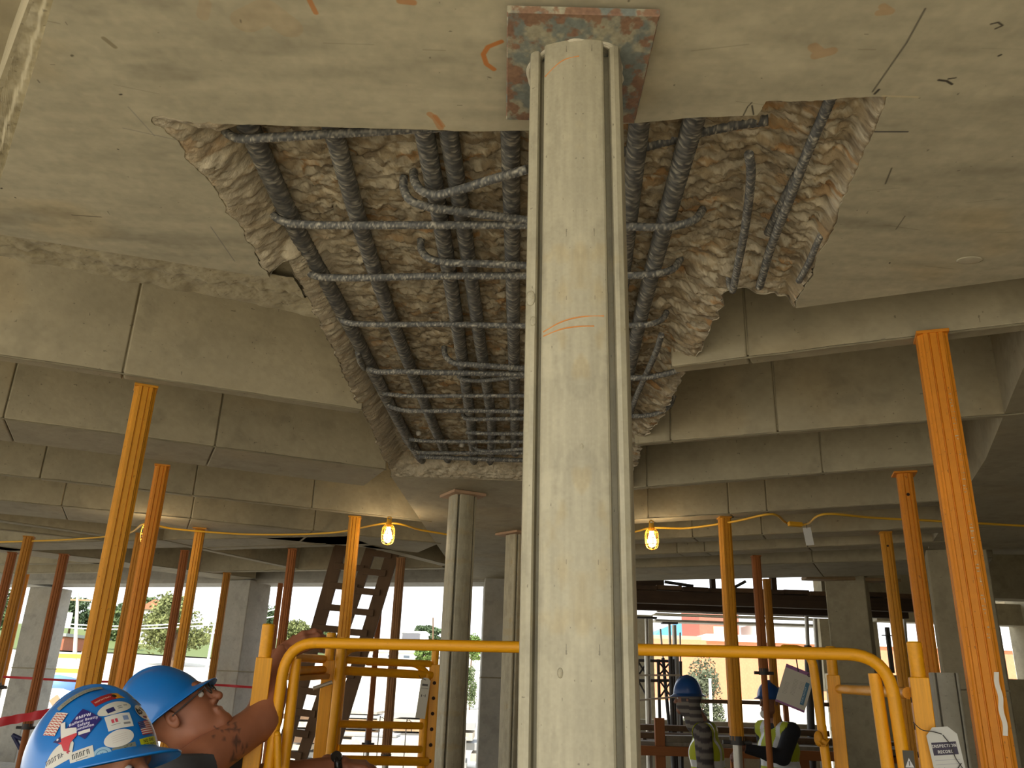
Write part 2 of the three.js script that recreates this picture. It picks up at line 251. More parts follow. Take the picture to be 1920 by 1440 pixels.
{
  const g = struct('cavity_face', 'rough chipped concrete of the demolished girder soffit, studded with broken tan and cream stones');
  const st = 0.0055, nx = Math.round((xMax - xMin) / st), nz = Math.round((zMax - zMin) / st);
  const pos = [], col = [], idx = [], map = new Int32Array((nx + 1) * (nz + 1)).fill(-1), c = new THREE.Color();
  const inside = new Uint8Array((nx + 1) * (nz + 1));
  const wide = (x, z) => z > -2.02 && polyD(x, z, rNotch) < 0.016;
  for (let j = 0; j <= nz; j++) {
    const z0 = zMin + j * st;
    const row = cavPoly; const xs = [];
    for (let i = 0, k = row.length - 1; i < row.length; k = i++) if ((row[i][1] > z0) !== (row[k][1] > z0)) xs.push((row[k][0] - row[i][0]) * (z0 - row[i][1]) / (row[k][1] - row[i][1]) + row[i][0]);
    xs.sort((a, b) => a - b);
    for (let i = 0; i <= nx; i++) { const x0 = xMin + i * st; let k = 0; while (k < xs.length && xs[k] < x0) k++; let ok = k % 2 === 1; if (!ok && z0 > -2.35) ok = wide(x0, z0); inside[j * (nx + 1) + i] = ok ? 1 : 0; }
  }
  for (let j = 0; j <= nz; j++) for (let i = 0; i <= nx; i++) {
    if (!inside[j * (nx + 1) + i]) continue;
    const x = xMin + i * st, z = zMin + j * st, inner = inPoly(x, z, cavPoly);
    // swirl the stone lattice so the breaks look torn, not tiled
    const wx = x + 0.05 * (fbm(x * 8, z * 8, 21, 3) - 0.5), wz = z + 0.05 * (fbm(x * 8, z * 8, 31, 3) - 0.5);
    const A = stones(wx + wz * 0.35, wz - wx * 0.25, 0.055, 0.026, 7), B = stones(wx, wz, 0.026, 0.014, 17), f = fbm(x * 60, z * 60, 5, 3) - 0.5, f2 = fbm(x * 20, z * 34, 15, 4) - 0.5;
    const d = cavDepth(x, z), edge = sstep(polyD(x, z, cavPoly), 0, 0.03);
    const wall = Math.max(1 - sstep(polyD(x, z, ledges.SL), 0.06, 0.2), 1 - sstep(polyD(x, z, ledges.F), 0.06, 0.26), 0.6 * (1 - sstep(polyD(x, z, ledges.L), 0.03, 0.2)));
    let y = H + d;
    const tilt = (A.t - 0.5) * A.ox * 0.036 + (A.w - 0.5) * A.oz * 0.028 - (0.5 - A.id) * 0.012 + (B.t - 0.5) * B.ox * 0.022 + (B.w - 0.5) * B.oz * 0.02 + (B.id - 0.5) * 0.008;
    const torn = Math.abs(fbm(x * 26 + 3 * f2, z * 44, 55, 3) - 0.5);
    y += (tilt + 0.026 * f + 0.05 * f2 + 0.028 * (0.2 - torn)) * mixin(0.15, 1, edge) * mixin(0.47, 0.32, wall) + 0.002 * sstep(0.16 - A.e, 0, 0.16) * edge;
    if (!inner) y = Math.max(y, H + 0.004);
    y = Math.max(y, H + 0.001 + (inner ? 0 : 0.004));
    const t = A.id, s = hash(Math.floor(A.id * 7777), 9, 2), v = 0.75 + 0.5 * fbm(x * 40, z * 40, 6, 3);
    let k;
    if (B.id > 0.82) k = [0.62, 0.55, 0.41]; else if (t < 0.30) k = [0.35, 0.27, 0.165]; else if (t < 0.5) k = [0.44, 0.355, 0.225]; else if (t < 0.64) k = [0.60, 0.53, 0.39]; else if (t < 0.74) k = s > 0.5 ? [0.50, 0.285, 0.115] : [0.46, 0.31, 0.16]; else if (t < 0.88) k = [0.40, 0.34, 0.24]; else k = [0.24, 0.19, 0.125];
    const q = mixin(0.85, 1.12, B.t) * v, crack = mixin(0.86, 1, sstep(A.e, 0, 0.13)), pale = 0.75 * sstep(fbm(wx * 42 + 2 * f2, wz * 62, 88, 4), 0.57, 0.68); k = k.map((c0, m) => mixin(mixin(c0, [0.33, 0.255, 0.155][m], 0.22) * 0.86, [0.60, 0.53, 0.39][m], pale * (inner && wall < 0.5 ? 0.8 : 0.4)));
    const dust = 0.7 * wall * (0.6 + 0.8 * fbm(x * 25, z * 25, 66, 3));
    map[j * (nx + 1) + i] = pos.length / 3; pos.push(x, y, z);
    for (let m = 0; m < 3; m++) col.push(mixin(k[m] * q * crack, [0.60, 0.53, 0.39][m] * v, clamp(dust, 0, 0.8)));
  }
  for (let j = 0; j < nz; j++) for (let i = 0; i < nx; i++) {
    const a = map[j * (nx + 1) + i], b = map[j * (nx + 1) + i + 1], d = map[(j + 1) * (nx + 1) + i], e = map[(j + 1) * (nx + 1) + i + 1];
    if (a >= 0 && b >= 0 && d >= 0) idx.push(a, b, d); if (b >= 0 && e >= 0 && d >= 0) idx.push(b, e, d);
  }
  const geo = new THREE.BufferGeometry(); geo.setAttribute('position', new THREE.Float32BufferAttribute(pos, 3)); geo.setAttribute('color', new THREE.Float32BufferAttribute(col, 3)); geo.setIndex(idx); geo.computeVertexNormals();
  const uv = new Float32Array(pos.length / 3 * 2); for (let i = 0; i < uv.length / 2; i++) { uv[2 * i] = pos[3 * i] * 3; uv[2 * i + 1] = pos[3 * i + 2] * 3; } geo.setAttribute('uv', new THREE.BufferAttribute(uv, 2));
  mesh('broken_concrete', geo, new THREE.MeshStandardMaterial({ vertexColors: true, roughness: 0.92, side: THREE.DoubleSide, bumpMap: texBump, bumpScale: 0.004 }), g);
  // ragged side skirts of the chipped stem, up to the sound concrete
  for (const S of [stemR, stemL]) {
    const p = [], cc = [], ix = []; const n = 12;
    S.forEach(([x, z], i) => { for (let k = 0; k <= n; k++) { const t = k / n, s = Math.sign(x) || 1, o = 0.018 * (fbm(z * 20, t * 5, 4, 3) - 0.5); p.push(x - s * (0.002 + Math.abs(o)) * (k ? 1 : 0.3), mixin(H + cavDepth(x, z) - 0.002 + 0.014 * (fbm(x * 20, z * 34, 15, 4) - 0.5), H + 0.24, t), z); const v = 0.8 + 0.4 * fbm(z * 30, t * 8, 3, 3); cc.push(0.55 * v, 0.48 * v, 0.35 * v); if (i && k) { const a = i * (n + 1) + k; ix.push(a, a - 1, a - n - 1, a - 1, a - n - 2, a - n - 1); } } });
    const q = new THREE.BufferGeometry(); q.setAttribute('position', new THREE.Float32BufferAttribute(p, 3)); q.setAttribute('color', new THREE.Float32BufferAttribute(cc, 3)); q.setIndex(ix); q.computeVertexNormals();
    mesh('broken_edge', q, new THREE.MeshStandardMaterial({ vertexColors: true, roughness: 0.92, side: THREE.DoubleSide }), g);
  }
}
// girder: sound body above the cavity and the intact length beyond it
{
  const g = struct('girder', 'intact concrete girder running away from the chipped cavity to the far column');
  mesh('upper_body', boxUV(prism([[-0.60, -2.2], [0.60, -2.2], [0.60, -4.62], [-0.60, -4.62]], H + 0.24, H + 0.42)), M.joist, g);
  mesh('intact_length', boxUV(prism([[-0.668, -4.6], [0.69, -4.6], [0.66, -9.3], [-0.50, -9.3]], H, H + 0.42)), M.joist, g);
}
// joists: panels of concrete with cold-formed seams between them, run between two surveyed points
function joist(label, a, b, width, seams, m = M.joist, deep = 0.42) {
  const g = struct('joist', label), d = b.clone().sub(a); d.y = 0; const L = d.length(); d.normalize();
  const back = V(d.z, 0, -d.x); if (back.z > 0) back.negate();       // away from the viewer
  const cuts = [0, ...seams.map((p) => p.clone().sub(a).dot(d)).filter((t) => t > 0.08 && t < L - 0.08).sort((x, y) => x - y), L];
  const q = new THREE.Quaternion().setFromRotationMatrix(new THREE.Matrix4().makeBasis(d, V(0, 1, 0), d.clone().cross(V(0, 1, 0))));
  const put = (name, t0, t1, inset) => {
    const geo = boxUV(box(t1 - t0, deep - inset, width - 2 * inset, inset ? 0 : 0.007), 1, rnd() * 5, rnd() * 5);
    const o = mesh(name, geo, m, g); o.quaternion.copy(q); o.position.copy(a).addScaledVector(d, (t0 + t1) / 2).addScaledVector(back, width / 2 + (inset ? 0 : rr(-0.003, 0.003))); o.position.y = H + (deep + inset) / 2;
  };
  put('core', 0, L, 0.012);
  for (let i = 0; i < cuts.length - 1; i++) put('cast_panel', cuts[i] + 0.0026, cuts[i + 1] - 0.0026, 0);
  // ragged fin of grout left along the lower front edge
  const fp = [], N = Math.round(L / 0.05), fr = [];
  for (let i = 0; i <= N; i++) { const p = a.clone().addScaledVector(d, i / N * L); p.y = H - 0.001 + 0.004 * (fbm(i * 0.7, a.z * 9, 3, 3) - 0.5); fr.push(p.addScaledVector(back, 0.006 * fbm(i * 0.4, 4, 2, 2))); }
  mesh('grout_fin', tube(fr, 0.0045, N, 4), M.cold, g);
  return g;
}
const ext = (a, b, t) => a.clone().addScaledVector(b.clone().sub(a), t);
const run = (p, q, e0 = 0, e1 = 1) => { const A = onY(...p), B = onY(...q); return [ext(A, B, e0), ext(A, B, e1)]; };
const S = (...l) => l.map(([x, y]) => onY(x, y));
{
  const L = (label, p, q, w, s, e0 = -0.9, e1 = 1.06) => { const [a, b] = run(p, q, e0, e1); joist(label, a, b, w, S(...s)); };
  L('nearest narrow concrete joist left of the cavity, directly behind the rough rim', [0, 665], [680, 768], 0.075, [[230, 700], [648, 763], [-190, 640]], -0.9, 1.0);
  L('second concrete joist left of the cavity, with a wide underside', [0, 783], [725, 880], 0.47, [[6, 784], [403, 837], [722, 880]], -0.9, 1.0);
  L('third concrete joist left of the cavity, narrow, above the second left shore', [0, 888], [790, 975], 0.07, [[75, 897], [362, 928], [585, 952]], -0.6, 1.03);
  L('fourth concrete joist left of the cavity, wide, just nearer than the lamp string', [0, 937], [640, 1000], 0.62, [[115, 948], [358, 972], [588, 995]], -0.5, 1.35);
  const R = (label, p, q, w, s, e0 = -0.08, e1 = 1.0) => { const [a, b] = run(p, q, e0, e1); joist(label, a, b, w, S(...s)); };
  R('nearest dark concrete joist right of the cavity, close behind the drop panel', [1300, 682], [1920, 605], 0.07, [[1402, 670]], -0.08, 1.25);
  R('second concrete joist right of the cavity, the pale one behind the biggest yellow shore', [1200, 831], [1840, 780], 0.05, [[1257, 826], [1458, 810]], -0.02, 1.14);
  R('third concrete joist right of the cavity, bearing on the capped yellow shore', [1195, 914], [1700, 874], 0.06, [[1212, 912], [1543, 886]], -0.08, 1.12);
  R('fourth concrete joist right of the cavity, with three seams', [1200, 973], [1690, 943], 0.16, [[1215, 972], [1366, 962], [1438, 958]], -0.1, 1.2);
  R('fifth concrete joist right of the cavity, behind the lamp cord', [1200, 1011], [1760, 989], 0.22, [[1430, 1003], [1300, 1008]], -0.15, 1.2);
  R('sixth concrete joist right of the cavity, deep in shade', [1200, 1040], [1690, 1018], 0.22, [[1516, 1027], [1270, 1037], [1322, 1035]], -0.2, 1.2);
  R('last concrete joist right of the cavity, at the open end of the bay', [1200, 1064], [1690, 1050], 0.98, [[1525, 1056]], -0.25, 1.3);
}
// rough cold-jointed rim left of the drop panel
{
  const g = struct('rim_strip', 'rough yellowish cold joint rim round the left edges of the drop panel');
  const grid = (A, B, C, D, n, m) => { const p = [], ix = []; for (let i = 0; i <= n; i++) for (let j = 0; j <= m; j++) { const t = i / n, s = j / m, u = A.clone().lerp(B, t), v = C.clone().lerp(D, t), q = u.lerp(v, s); q.y = H + 0.012 + 0.02 * (fbm(q.x * 16, q.z * 16, 3, 5) - 0.4) + (A.x < -0.5 && m > 20 ? 0.02 : 0.006) * sstep(s + 0.3 * (fbm(t * 18, 2, 6, 3) - 0.5), 0.42, 0.55); p.push(q.x, q.y, q.z); if (i && j) { const a = i * (m + 1) + j; ix.push(a, a - 1, a - m - 1, a - 1, a - m - 2, a - m - 1); } } const q = new THREE.BufferGeometry(); q.setAttribute('position', new THREE.Float32BufferAttribute(p, 3)); q.setIndex(ix); q.computeVertexNormals(); q.setAttribute('uv', new THREE.Float32BufferAttribute(Array.from({ length: p.length / 3 * 2 }, (_, k) => p[Math.floor(k / 2) * 3 + (k % 2) * 2]), 2)); return q; };
  const dm = M.cold.clone(); dm.side = THREE.DoubleSide;
  mesh('rim_far', grid(onY(-120, 424), onY(548, 527), onY(-120, 478), onY(596, 612), 160, 24), dm, g);
  mesh('rim_far_body', boxUV(prism([P2(-150, 424), P2(545, 530), P2(590, 606), P2(-150, 474)], H + 0.05, H + 0.42)), M.cold, g);
  mesh('rim_corner', boxUV(prism([P2(498, 524), P2(520, 506), P2(545, 500), P2(580, 560), P2(546, 536)], H + 0.045, H + 0.42)), M.cold, g);
  mesh('rim_side', grid(onY(120, -20), onY(-30, 432), onY(70, -20), onY(-40, 300), 120, 16), dm, g);
  mesh('rim_side_body', boxUV(prism([P2(118, -40), P2(-20, 420), P2(-60, 320), P2(72, -40)], H + 0.05, H + 0.42)), M.cold, g);
}
// wide cross beam beyond the right-hand pans
{
  const g = struct('cross_beam', 'wide dark concrete cross beam closing the pans at the far right');
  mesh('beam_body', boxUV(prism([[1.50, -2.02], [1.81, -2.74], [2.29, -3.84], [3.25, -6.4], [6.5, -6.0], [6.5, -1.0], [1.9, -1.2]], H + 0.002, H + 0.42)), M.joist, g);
}
// far-left bay: ribs crossing in two directions
{
  const rib = (label, p, q, w, seams = []) => joist(label, onY(...p), onY(...q), w, S(...seams), M.joist, 0.40);
  rib('concrete rib crossing the far left bay from left to right above the rust shores', [-150, 1022], [650, 1004], 0.42);
  rib('broad slanting concrete rib in the far left bay', [-130, 1008], [480, 1084], 0.5);
  rib('slim slanting concrete rib running behind the capped left shore', [292, 1009], [560, 1066], 0.12);
  rib('slim concrete rib level with the ladder top', [378, 1027], [610, 1019], 0.16);
  rib('slim concrete rib near the spandrel in the far left bay', [372, 1071], [830, 1064], 0.14);
  rib('slim concrete rib at the left border of the far bay', [-80, 1058], [185, 1055], 0.1);
  rib('second slim concrete rib at the left border of the far bay', [-80, 1075], [185, 1072], 0.12);
  rib('slanting concrete rib at the far left border above the thin shores', [-140, 955], [210, 1004], 0.14);
  rib('lower slanting concrete rib at the far left border', [-140, 976], [210, 1015], 0.10);
  rib('slim slanting concrete rib right of the wooden ladder', [700, 1022], [850, 1060], 0.14);
}
// slab above everything, floor below, spandrels
const slabPlan = [[-12, 1.7], [8, 1.7], [8, -8.6], [0.6, -9.6], [-0.6, -9.9], [-12, -13.6]];
mesh('ceiling', boxUV(prism(slabPlan, H + 0.41, H + 0.62)), M.joist).userData.kind = 'structure';
{
  const g = struct('spandrel_beam', 'concrete spandrel beam over the bright left opening');
  const a = V(-12, 0, -12.93), b = V(-0.2, 0, -9.28), d = b.clone().sub(a).normalize(), n = V(d.z, 0, -d.x); if (n.z > 0) n.negate();
  const pl = (o0, o1) => [a.clone().addScaledVector(n, o0), b.clone().addScaledVector(n, o0), b.clone().addScaledVector(n, o1), a.clone().addScaledVector(n, o1)].map((p) => [p.x, p.z]);
  mesh('beam_body', boxUV(prism(pl(0, 0.35), H, H + 0.6)), M.column, g);
  mesh('beam_lip', boxUV(prism(pl(-0.03, 0.38), H - 0.03, H + 0.02)), M.column, g);
}
const floorPlan = [[-12, 0.6], [8.2, 0.6], [8.2, -13], [0.6, -13], [0.6, -10.2], [-12, -14]];
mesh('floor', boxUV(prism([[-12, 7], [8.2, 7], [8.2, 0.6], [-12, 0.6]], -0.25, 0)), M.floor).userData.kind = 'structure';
mesh('ceiling', boxUV(prism([[0.4, -8.7], [8.2, -8.7], [8.2, -13.8], [0.4, -13.8]], 4.0, 4.2)), M.joist).userData.kind = 'structure';  // unseen upper deck added to keep the sun out of the right bay
mesh('added_upstand_1', boxUV(prism([[0.4, -8.4], [8.2, -8.4], [8.2, -8.65], [0.4, -8.65]], H + 0.45, 4.2)), M.joist).userData.kind = 'structure';  // added upstand, stops sun slipping in below the upper deck
mesh('added_wall_right', boxUV(prism([[7.9, -8.4], [8.2, -8.4], [8.2, -13.8], [7.9, -13.8]], H + 0.42, 4.0)), M.joist).userData.kind = 'structure';  // added closure beside the upper deck, keeps light from the bay
mesh('blocker_wall_back', boxUV(prism([[1.5, 1.7], [8.2, 1.7], [8.2, 2.0], [1.5, 2.0]], 0, H + 0.62)), M.joist).userData.kind = 'structure';  // unseen wall added to block light reaching the right joists
mesh('added_wall_right', boxUV(prism([[7.9, 2], [8.2, 2], [8.2, -13.4], [7.9, -13.4]], 0, H + 0.42)), M.joist).userData.kind = 'structure';  // side wall added to dim the right side
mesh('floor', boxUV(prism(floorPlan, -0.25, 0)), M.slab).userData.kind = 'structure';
// columns
function column(label, cx, cz, w, d, turn, h = H + 0.02, m = M.column) {
  const g = struct('column', label); g.position.set(cx, 0, cz); g.rotation.y = turn;
  const b = mesh('shaft', boxUV(box(w, h, d, 0.012), 1, rnd() * 3, rnd() * 3), m, g); b.position.y = h / 2;
  const r = mesh('pour_line', box(w + 0.006, 0.012, d + 0.006), M.cold, g); r.position.y = h * 0.62;
  return g;
}
{
  const P = (px, py, z) => onZ(px, py, z);
  let p = onY(456, 1085); column('square concrete column in the left opening, its right face pale in daylight', p.x, p.z - 0.28, 0.36, 0.36, 1.10, H);
  p = onY(78, 1090); column('square concrete column at the far left behind the thin yellow shores', p.x, p.z - 0.28, 0.36, 0.36, 1.29, H - 0.06);
  p = onY(905, 1084); column('dark stained concrete column under the far end of the girder', p.x + 0.34, p.z - 0.3, 0.66, 0.6, 0.05);
  p = P(1604, 1250, -8.6); column('dark concrete column right of the framed window, behind the slim yellow shore', p.x, p.z, 0.38, 0.34, -0.5, H + 0.1, M.joist);
  p = P(1822, 1250, -6.6); column('broad dark concrete column behind the biggest yellow shore', p.x, p.z, 0.42, 0.36, -0.42, H + 0.02, M.joist);
}
// ---------- reinforcement ----------
const rebarMat = new THREE.MeshStandardMaterial({ vertexColors: true, roughness: 0.62, metalness: 0.1 });
// ribbed bar swept along points; crescent ribs, mortar dust in flecks
function rebar(pts, r, ribStep, dusty = 0.4, seg = 12) {
  const cv = new THREE.CatmullRomCurve3(pts, false, 'centripetal'), L = cv.getLength(), n = Math.min(900, Math.ceil(L / (ribStep / 4)));
  const pos = [], col = [], ix = []; const t0 = cv.getTangentAt(0); let nrm = Math.abs(t0.y) < 0.9 ? V(0, 1, 0) : V(1, 0, 0);
  for (let i = 0; i <= n; i++) {
    const p = cv.getPointAt(i / n), t = cv.getTangentAt(i / n); nrm.addScaledVector(t, -nrm.dot(t)).normalize(); const bi = t.clone().cross(nrm), s = i / n * L;
    for (let k = 0; k <= seg; k++) {
      const a = k / seg * Math.PI * 2, ca = Math.cos(a), sa = Math.sin(a);
      const ph = s / ribStep + 0.5 * Math.abs(Math.sin(a)) , w = ph - Math.floor(ph), rib = (w < 0.38 ? Math.sin(w / 0.38 * Math.PI) : 0) * Math.min(1, Math.abs(ca) * 3), long = Math.abs(ca) < 0.12 ? 0.05 : 0;
      const crust = sstep(fbm(p.x * 60 + a, p.z * 60, a * 2 + s * 30, 3), 0.66, 0.82);
      const R = r * (1 + 0.085 * rib + long + 0.05 * crust);
      pos.push(p.x + (nrm.x * ca + bi.x * sa) * R, p.y + (nrm.y * ca + bi.y * sa) * R, p.z + (nrm.z * ca + bi.z * sa) * R);
      const d = sstep(fbm(s * 190, a * 7, p.x * 9, 3), 0.50 - 0.12 * dusty, 0.76 - 0.1 * dusty) * (0.3 + 0.7 * rib) + 0.75 * crust + 0.04 * dusty, f = clamp(d, 0, 0.9), v = 0.75 + 0.5 * vnoise(s * 60, a * 4, 2);
      col.push(mixin(0.084 * v, 0.60, f), mixin(0.087 * v, 0.56, f), mixin(0.09 * v, 0.45, f));
      if (i && k) { const q = i * (seg + 1) + k; ix.push(q, q - 1, q - seg - 1, q - 1, q - seg - 2, q - seg - 1); }
    }
  }
  for (const e of [0, n]) { const c = pos.length / 3, p = cv.getPointAt(e / n); pos.push(p.x, p.y, p.z); col.push(0.12, 0.115, 0.11); for (let k = 0; k < seg; k++) { const q = e * (seg + 1) + k; e ? ix.push(q, q + 1, c) : ix.push(q + 1, q, c); } }
  const g = new THREE.BufferGeometry(); g.setAttribute('position', new THREE.Float32BufferAttribute(pos, 3)); g.setAttribute('color', new THREE.Float32BufferAttribute(col, 3)); g.setIndex(ix); g.computeVertexNormals(); return g;
}
function putBar(label, cat, pts, r, step, dusty, group) { const g = rebar(pts, r, step, dusty), m = mesh('reinforcing_bar', g, rebarMat, scene); return tag(m, label, cat, group); }
// main bars, each from behind the near lip of the cavity to its far end
const yM = H + 0.068, yS = H + 0.022;
const mainBars = [
  ['leftmost thick ribbed steel bar, running along the pale left slope of the cavity', [[470, 245], [556, 430], [640, 580], [762, 815], [803, 880]], 0.0245],
  ['second thick ribbed steel bar from the left in the cavity', [[629, 258], [678, 430], [728, 580], [806, 780], [848, 880]], 0.0225],
  ['left bar of the close pair of thick ribbed bars in the middle of the cavity', [[798, 258], [829, 430], [862, 640], [884, 800], [890, 882]], 0.0225],
  ['right bar of the close pair of thick ribbed bars in the middle of the cavity', [[843, 258], [870, 430], [900, 640], [922, 800], [918, 882]], 0.0215],
  ['thick ribbed steel bar running just left of the near grey shore', [[957, 252], [960, 430], [963, 640], [965, 760], [966, 850]], 0.0215],
  ['thick ribbed steel bar running just right of the near grey shore, partly behind it', [[1197, 245], [1180, 400], [1162, 560], [1146, 690]], 0.0225],
  ['rightmost thick ribbed steel bar, crossing toward the near grey shore', [[1301, 224], [1252, 400], [1202, 590], [1178, 700], [1160, 800]], 0.0235],
];
mainBars.forEach(([l, p, r]) => { const q = p.map(([x, y], i) => onY(x, y, i === p.length - 1 ? yM + 0.01 : yM)); q.unshift(q[0].clone().add(q[0].clone().sub(q[1]).normalize().multiplyScalar(0.12))); const m = putBar(l, 'rebar', q, r, 0.021, 0.62); m.name = m.name.replace('reinforcing_bar', 'reinforcing_bar'); });
// stirrups: px, py, rise above the stirrup level
const stirrups = [
  ['top stirrup with a hooked left end under the near lip of the cavity', [[418, 233, .10], [424, 248, .04], [445, 259, .012], [500, 258, 0], [620, 251, 0.01], [760, 243, 0.015], [900, 234, .02]], 0.0098],
  ['pale long stirrup with bent ends, the first full one across the cavity', [[503, 376, .10], [508, 398, .05], [530, 415, .01], [575, 421, 0], [780, 422, 0], [985, 422, 0], [1170, 425, 0], [1262, 424, 0.004], [1302, 412, .03], [1318, 392, .09]], 0.0105],
  ['second long stirrup with bent ends, just below the hooked inner tie', [[567, 484, .10], [572, 504, .05], [590, 517, .012], [640, 521, 0], [800, 518, 0], [985, 517, 0], [1170, 517, 0], [1230, 513, .01], [1262, 504, .04], [1276, 485, .09]], 0.0105],
  ['third long stirrup, dark, crossing the middle of the cavity', [[627, 572, .10], [633, 592, .05], [650, 604, .012], [690, 608, 0], [830, 608, 0], [985, 611, 0], [1180, 610, 0], [1222, 607, .01], [1242, 598, .04], [1250, 585, .08]], 0.0095],
  ['fourth long stirrup, its right end bent up at the chipped edge', [[673, 662, .09], [680, 682, .05], [700, 695, .012], [760, 697, 0], [985, 702, 0], [1180, 709, 0], [1240, 703, 0.005], [1282, 688, .03], [1297, 664, .09]], 0.0105],
  ['fifth thin stirrup above the hooked sixth one', [[718, 738, .012], [760, 742, 0], [870, 742, 0], [985, 742, 0], [1150, 744, 0]], 0.0085],
  ['sixth stirrup whose right end curls out beyond the chipped edge', [[722, 736, .08], [728, 758, .03], [750, 768, 0], [870, 770, 0], [985, 772, 0], [1170, 780, 0], [1225, 777, .01], [1254, 763, .04], [1264, 742, .11]], 0.0098],
  ['seventh thin stirrup near the far end of the cavity', [[768, 824, .015], [800, 827, 0], [985, 828, 0], [1150, 830, 0]], 0.009],
  ['eighth stirrup with a hooked left end near the far end of the cavity', [[752, 798, .09], [760, 826, .05], [780, 846, .01], [830, 849, 0], [985, 849, 0], [1150, 848, 0]], 0.0095],
  ['last dark stirrup at the far end of the cavity', [[786, 856, .01], [860, 859, 0], [985, 863, 0], [1120, 864, 0]], 0.012],
  ['upper inner tie with a hooked end rising to the right', [[776, 316, .10], [777, 338, .05], [790, 357, .012], [815, 365, 0], [860, 356, 0], [920, 337, 0], [990, 317, 0]], 0.0108],
  ['lower inner tie with a hooked end falling to the right', [[757, 331, .09], [757, 352, .05], [768, 374, .012], [800, 387, 0], [860, 396, 0], [920, 404, 0], [990, 413, 0]], 0.0105],
  ['inner tie with a hooked end between the two long pale stirrups', [[789, 448, .09], [790, 468, .05], [804, 484, .012], [835, 492, 0], [900, 494, 0], [990, 498, 0]], 0.0105],
  ['pale inner tie with a hooked end in the middle distance of the cavity', [[832, 650, .09], [836, 668, .04], [850, 680, .012], [890, 684, 0], [990, 691, 0]], 0.0105],
  ['small curved inner tie under the pale hooked one', [[860, 706, .05], [872, 712, .01], [900, 714, 0], [950, 709, 0], [990, 704, 0]], 0.008],
  ['short inner tie beyond the pair of thick bars', [[868, 776, .06], [874, 785, .01], [910, 786, 0], [990, 784, 0]], 0.009],
  ['short straight inner tie low in the cavity', [[874, 811, .01], [920, 813, 0], [990, 813, 0]], 0.009],
  ['lowest short inner tie with a bent end', [[888, 832, .06], [893, 842, .02], [915, 846, 0], [990, 841, 0]], 0.009],
  ['short hooked tie leg on the pale left slope', [[671, 660, .03], [675, 676, .02], [683, 690, 0.03]], 0.011],
];
stirrups.forEach(([l, p, r]) => { const m = putBar(l, 'stirrup', p.map(([x, y, d]) => onY(x, y, yS + d * 0.8)), r, 0.010, 0.62); });
scene.children.filter((o) => o.userData.category === 'stirrup').forEach((o) => { o.name = numbered('stirrup'); });
// skew bars of the upper layer
const skew = [
  ['upper skew bar sticking out of the left edge of the cavity over the joist gap', [[512, 498], [600, 478], [700, 455], [790, 437], [985, 398]], 0.12, 0.0125],
  ['lower skew bar below the first one at the left of the cavity', [[562, 526], [640, 508], [760, 487], [860, 470], [985, 446]], 0.12, 0.0125],
  ['faint skew bar behind the pale long stirrup', [[590, 432], [700, 417], [800, 398], [900, 376], [985, 357]], 0.13, 0.0115],
  ['skew bar behind the rightmost thick bar, rising to the notch corner', [[1150, 288], [1230, 268], [1310, 247], [1380, 232], [1440, 224]], 0.10, 0.0135],
  ['short skew bar low behind the right thick bars', [[1160, 353], [1210, 343], [1244, 336]], 0.13, 0.0125],
  ['dark level bar lying on the pale far lip of the cavity', [[836, 889], [880, 890], [985, 893]], 0.03, 0.011],
];
skew.forEach(([l, p, d, r]) => putBar(l, 'rebar', p.map(([x, y]) => onY(x, y, H + d)), r, 0.012, 0.25));
const right = [
  ['slim upright bar lying in the chipped face right of the thick bars', [[1404, 288], [1408, 320], [1398, 420], [1384, 495], [1374, 545]], [.062, .056, .05, .04, .03], 0.0105],
  ['long slim bar at the right of the cavity, with a short stub beside it', [[1560, 178], [1540, 225], [1512, 290], [1480, 375], [1446, 462], [1424, 538]], [.046, .05, .046, .045, .045, .033], 0.0112],
  ['short grey stub bar beside the long slim bar at the right', [[1500, 318], [1478, 360], [1458, 400], [1441, 436]], [.058, .06, .062, .066], 0.0118],
  ['short bar at the rightmost edge of the cavity', [[1540, 440], [1530, 462], [1515, 496], [1498, 527]], [.026, .024, .022, .016], 0.009],
  ['slanting slim bar on the right slope of the girder, crossing two stirrups', [[1240, 628], [1232, 655], [1210, 705], [1190, 752], [1180, 790]], [.06, .05, .045, .05, .06], 0.0105],
  ['small bar end sticking out at the lower corner of the right chipped face', [[1366, 517], [1368, 535], [1376, 546]], [.06, .04, .03], 0.008],
];
right.forEach(([l, p, d, r]) => putBar(l, 'rebar', p.map(([x, y], i) => onY(x, y, H + d[i] - 0.012)), r, 0.012, 0.7));
{ // broken stones left hanging between the far ties
  for (const [px, py, r, l] of [[785, 812, 0.014, 'whitish round stone stuck beside the leftmost thick bar'], [866, 834, 0.014, 'grey round stone lodged between the far ties'], [943, 820, 0.014, 'grey stone lodged right of the pair of thick bars']]) {
    const p = onY(px, py, yM), g = new THREE.IcosahedronGeometry(r, 2), q = g.attributes.position; for (let i = 0; i < q.count; i++) { const k = 1 + 0.3 * (fbm(q.getX(i) * 90, q.getY(i) * 90, q.getZ(i) * 90, 2) - 0.5); q.setXYZ(i, q.getX(i) * k, q.getY(i) * k, q.getZ(i) * k); }
    const m = mesh('stone', mergeVertices(g), std(0.5, 0.47, 0.4, 0.9), scene); m.position.copy(p); tag(m, l, 'stone');
  }
}

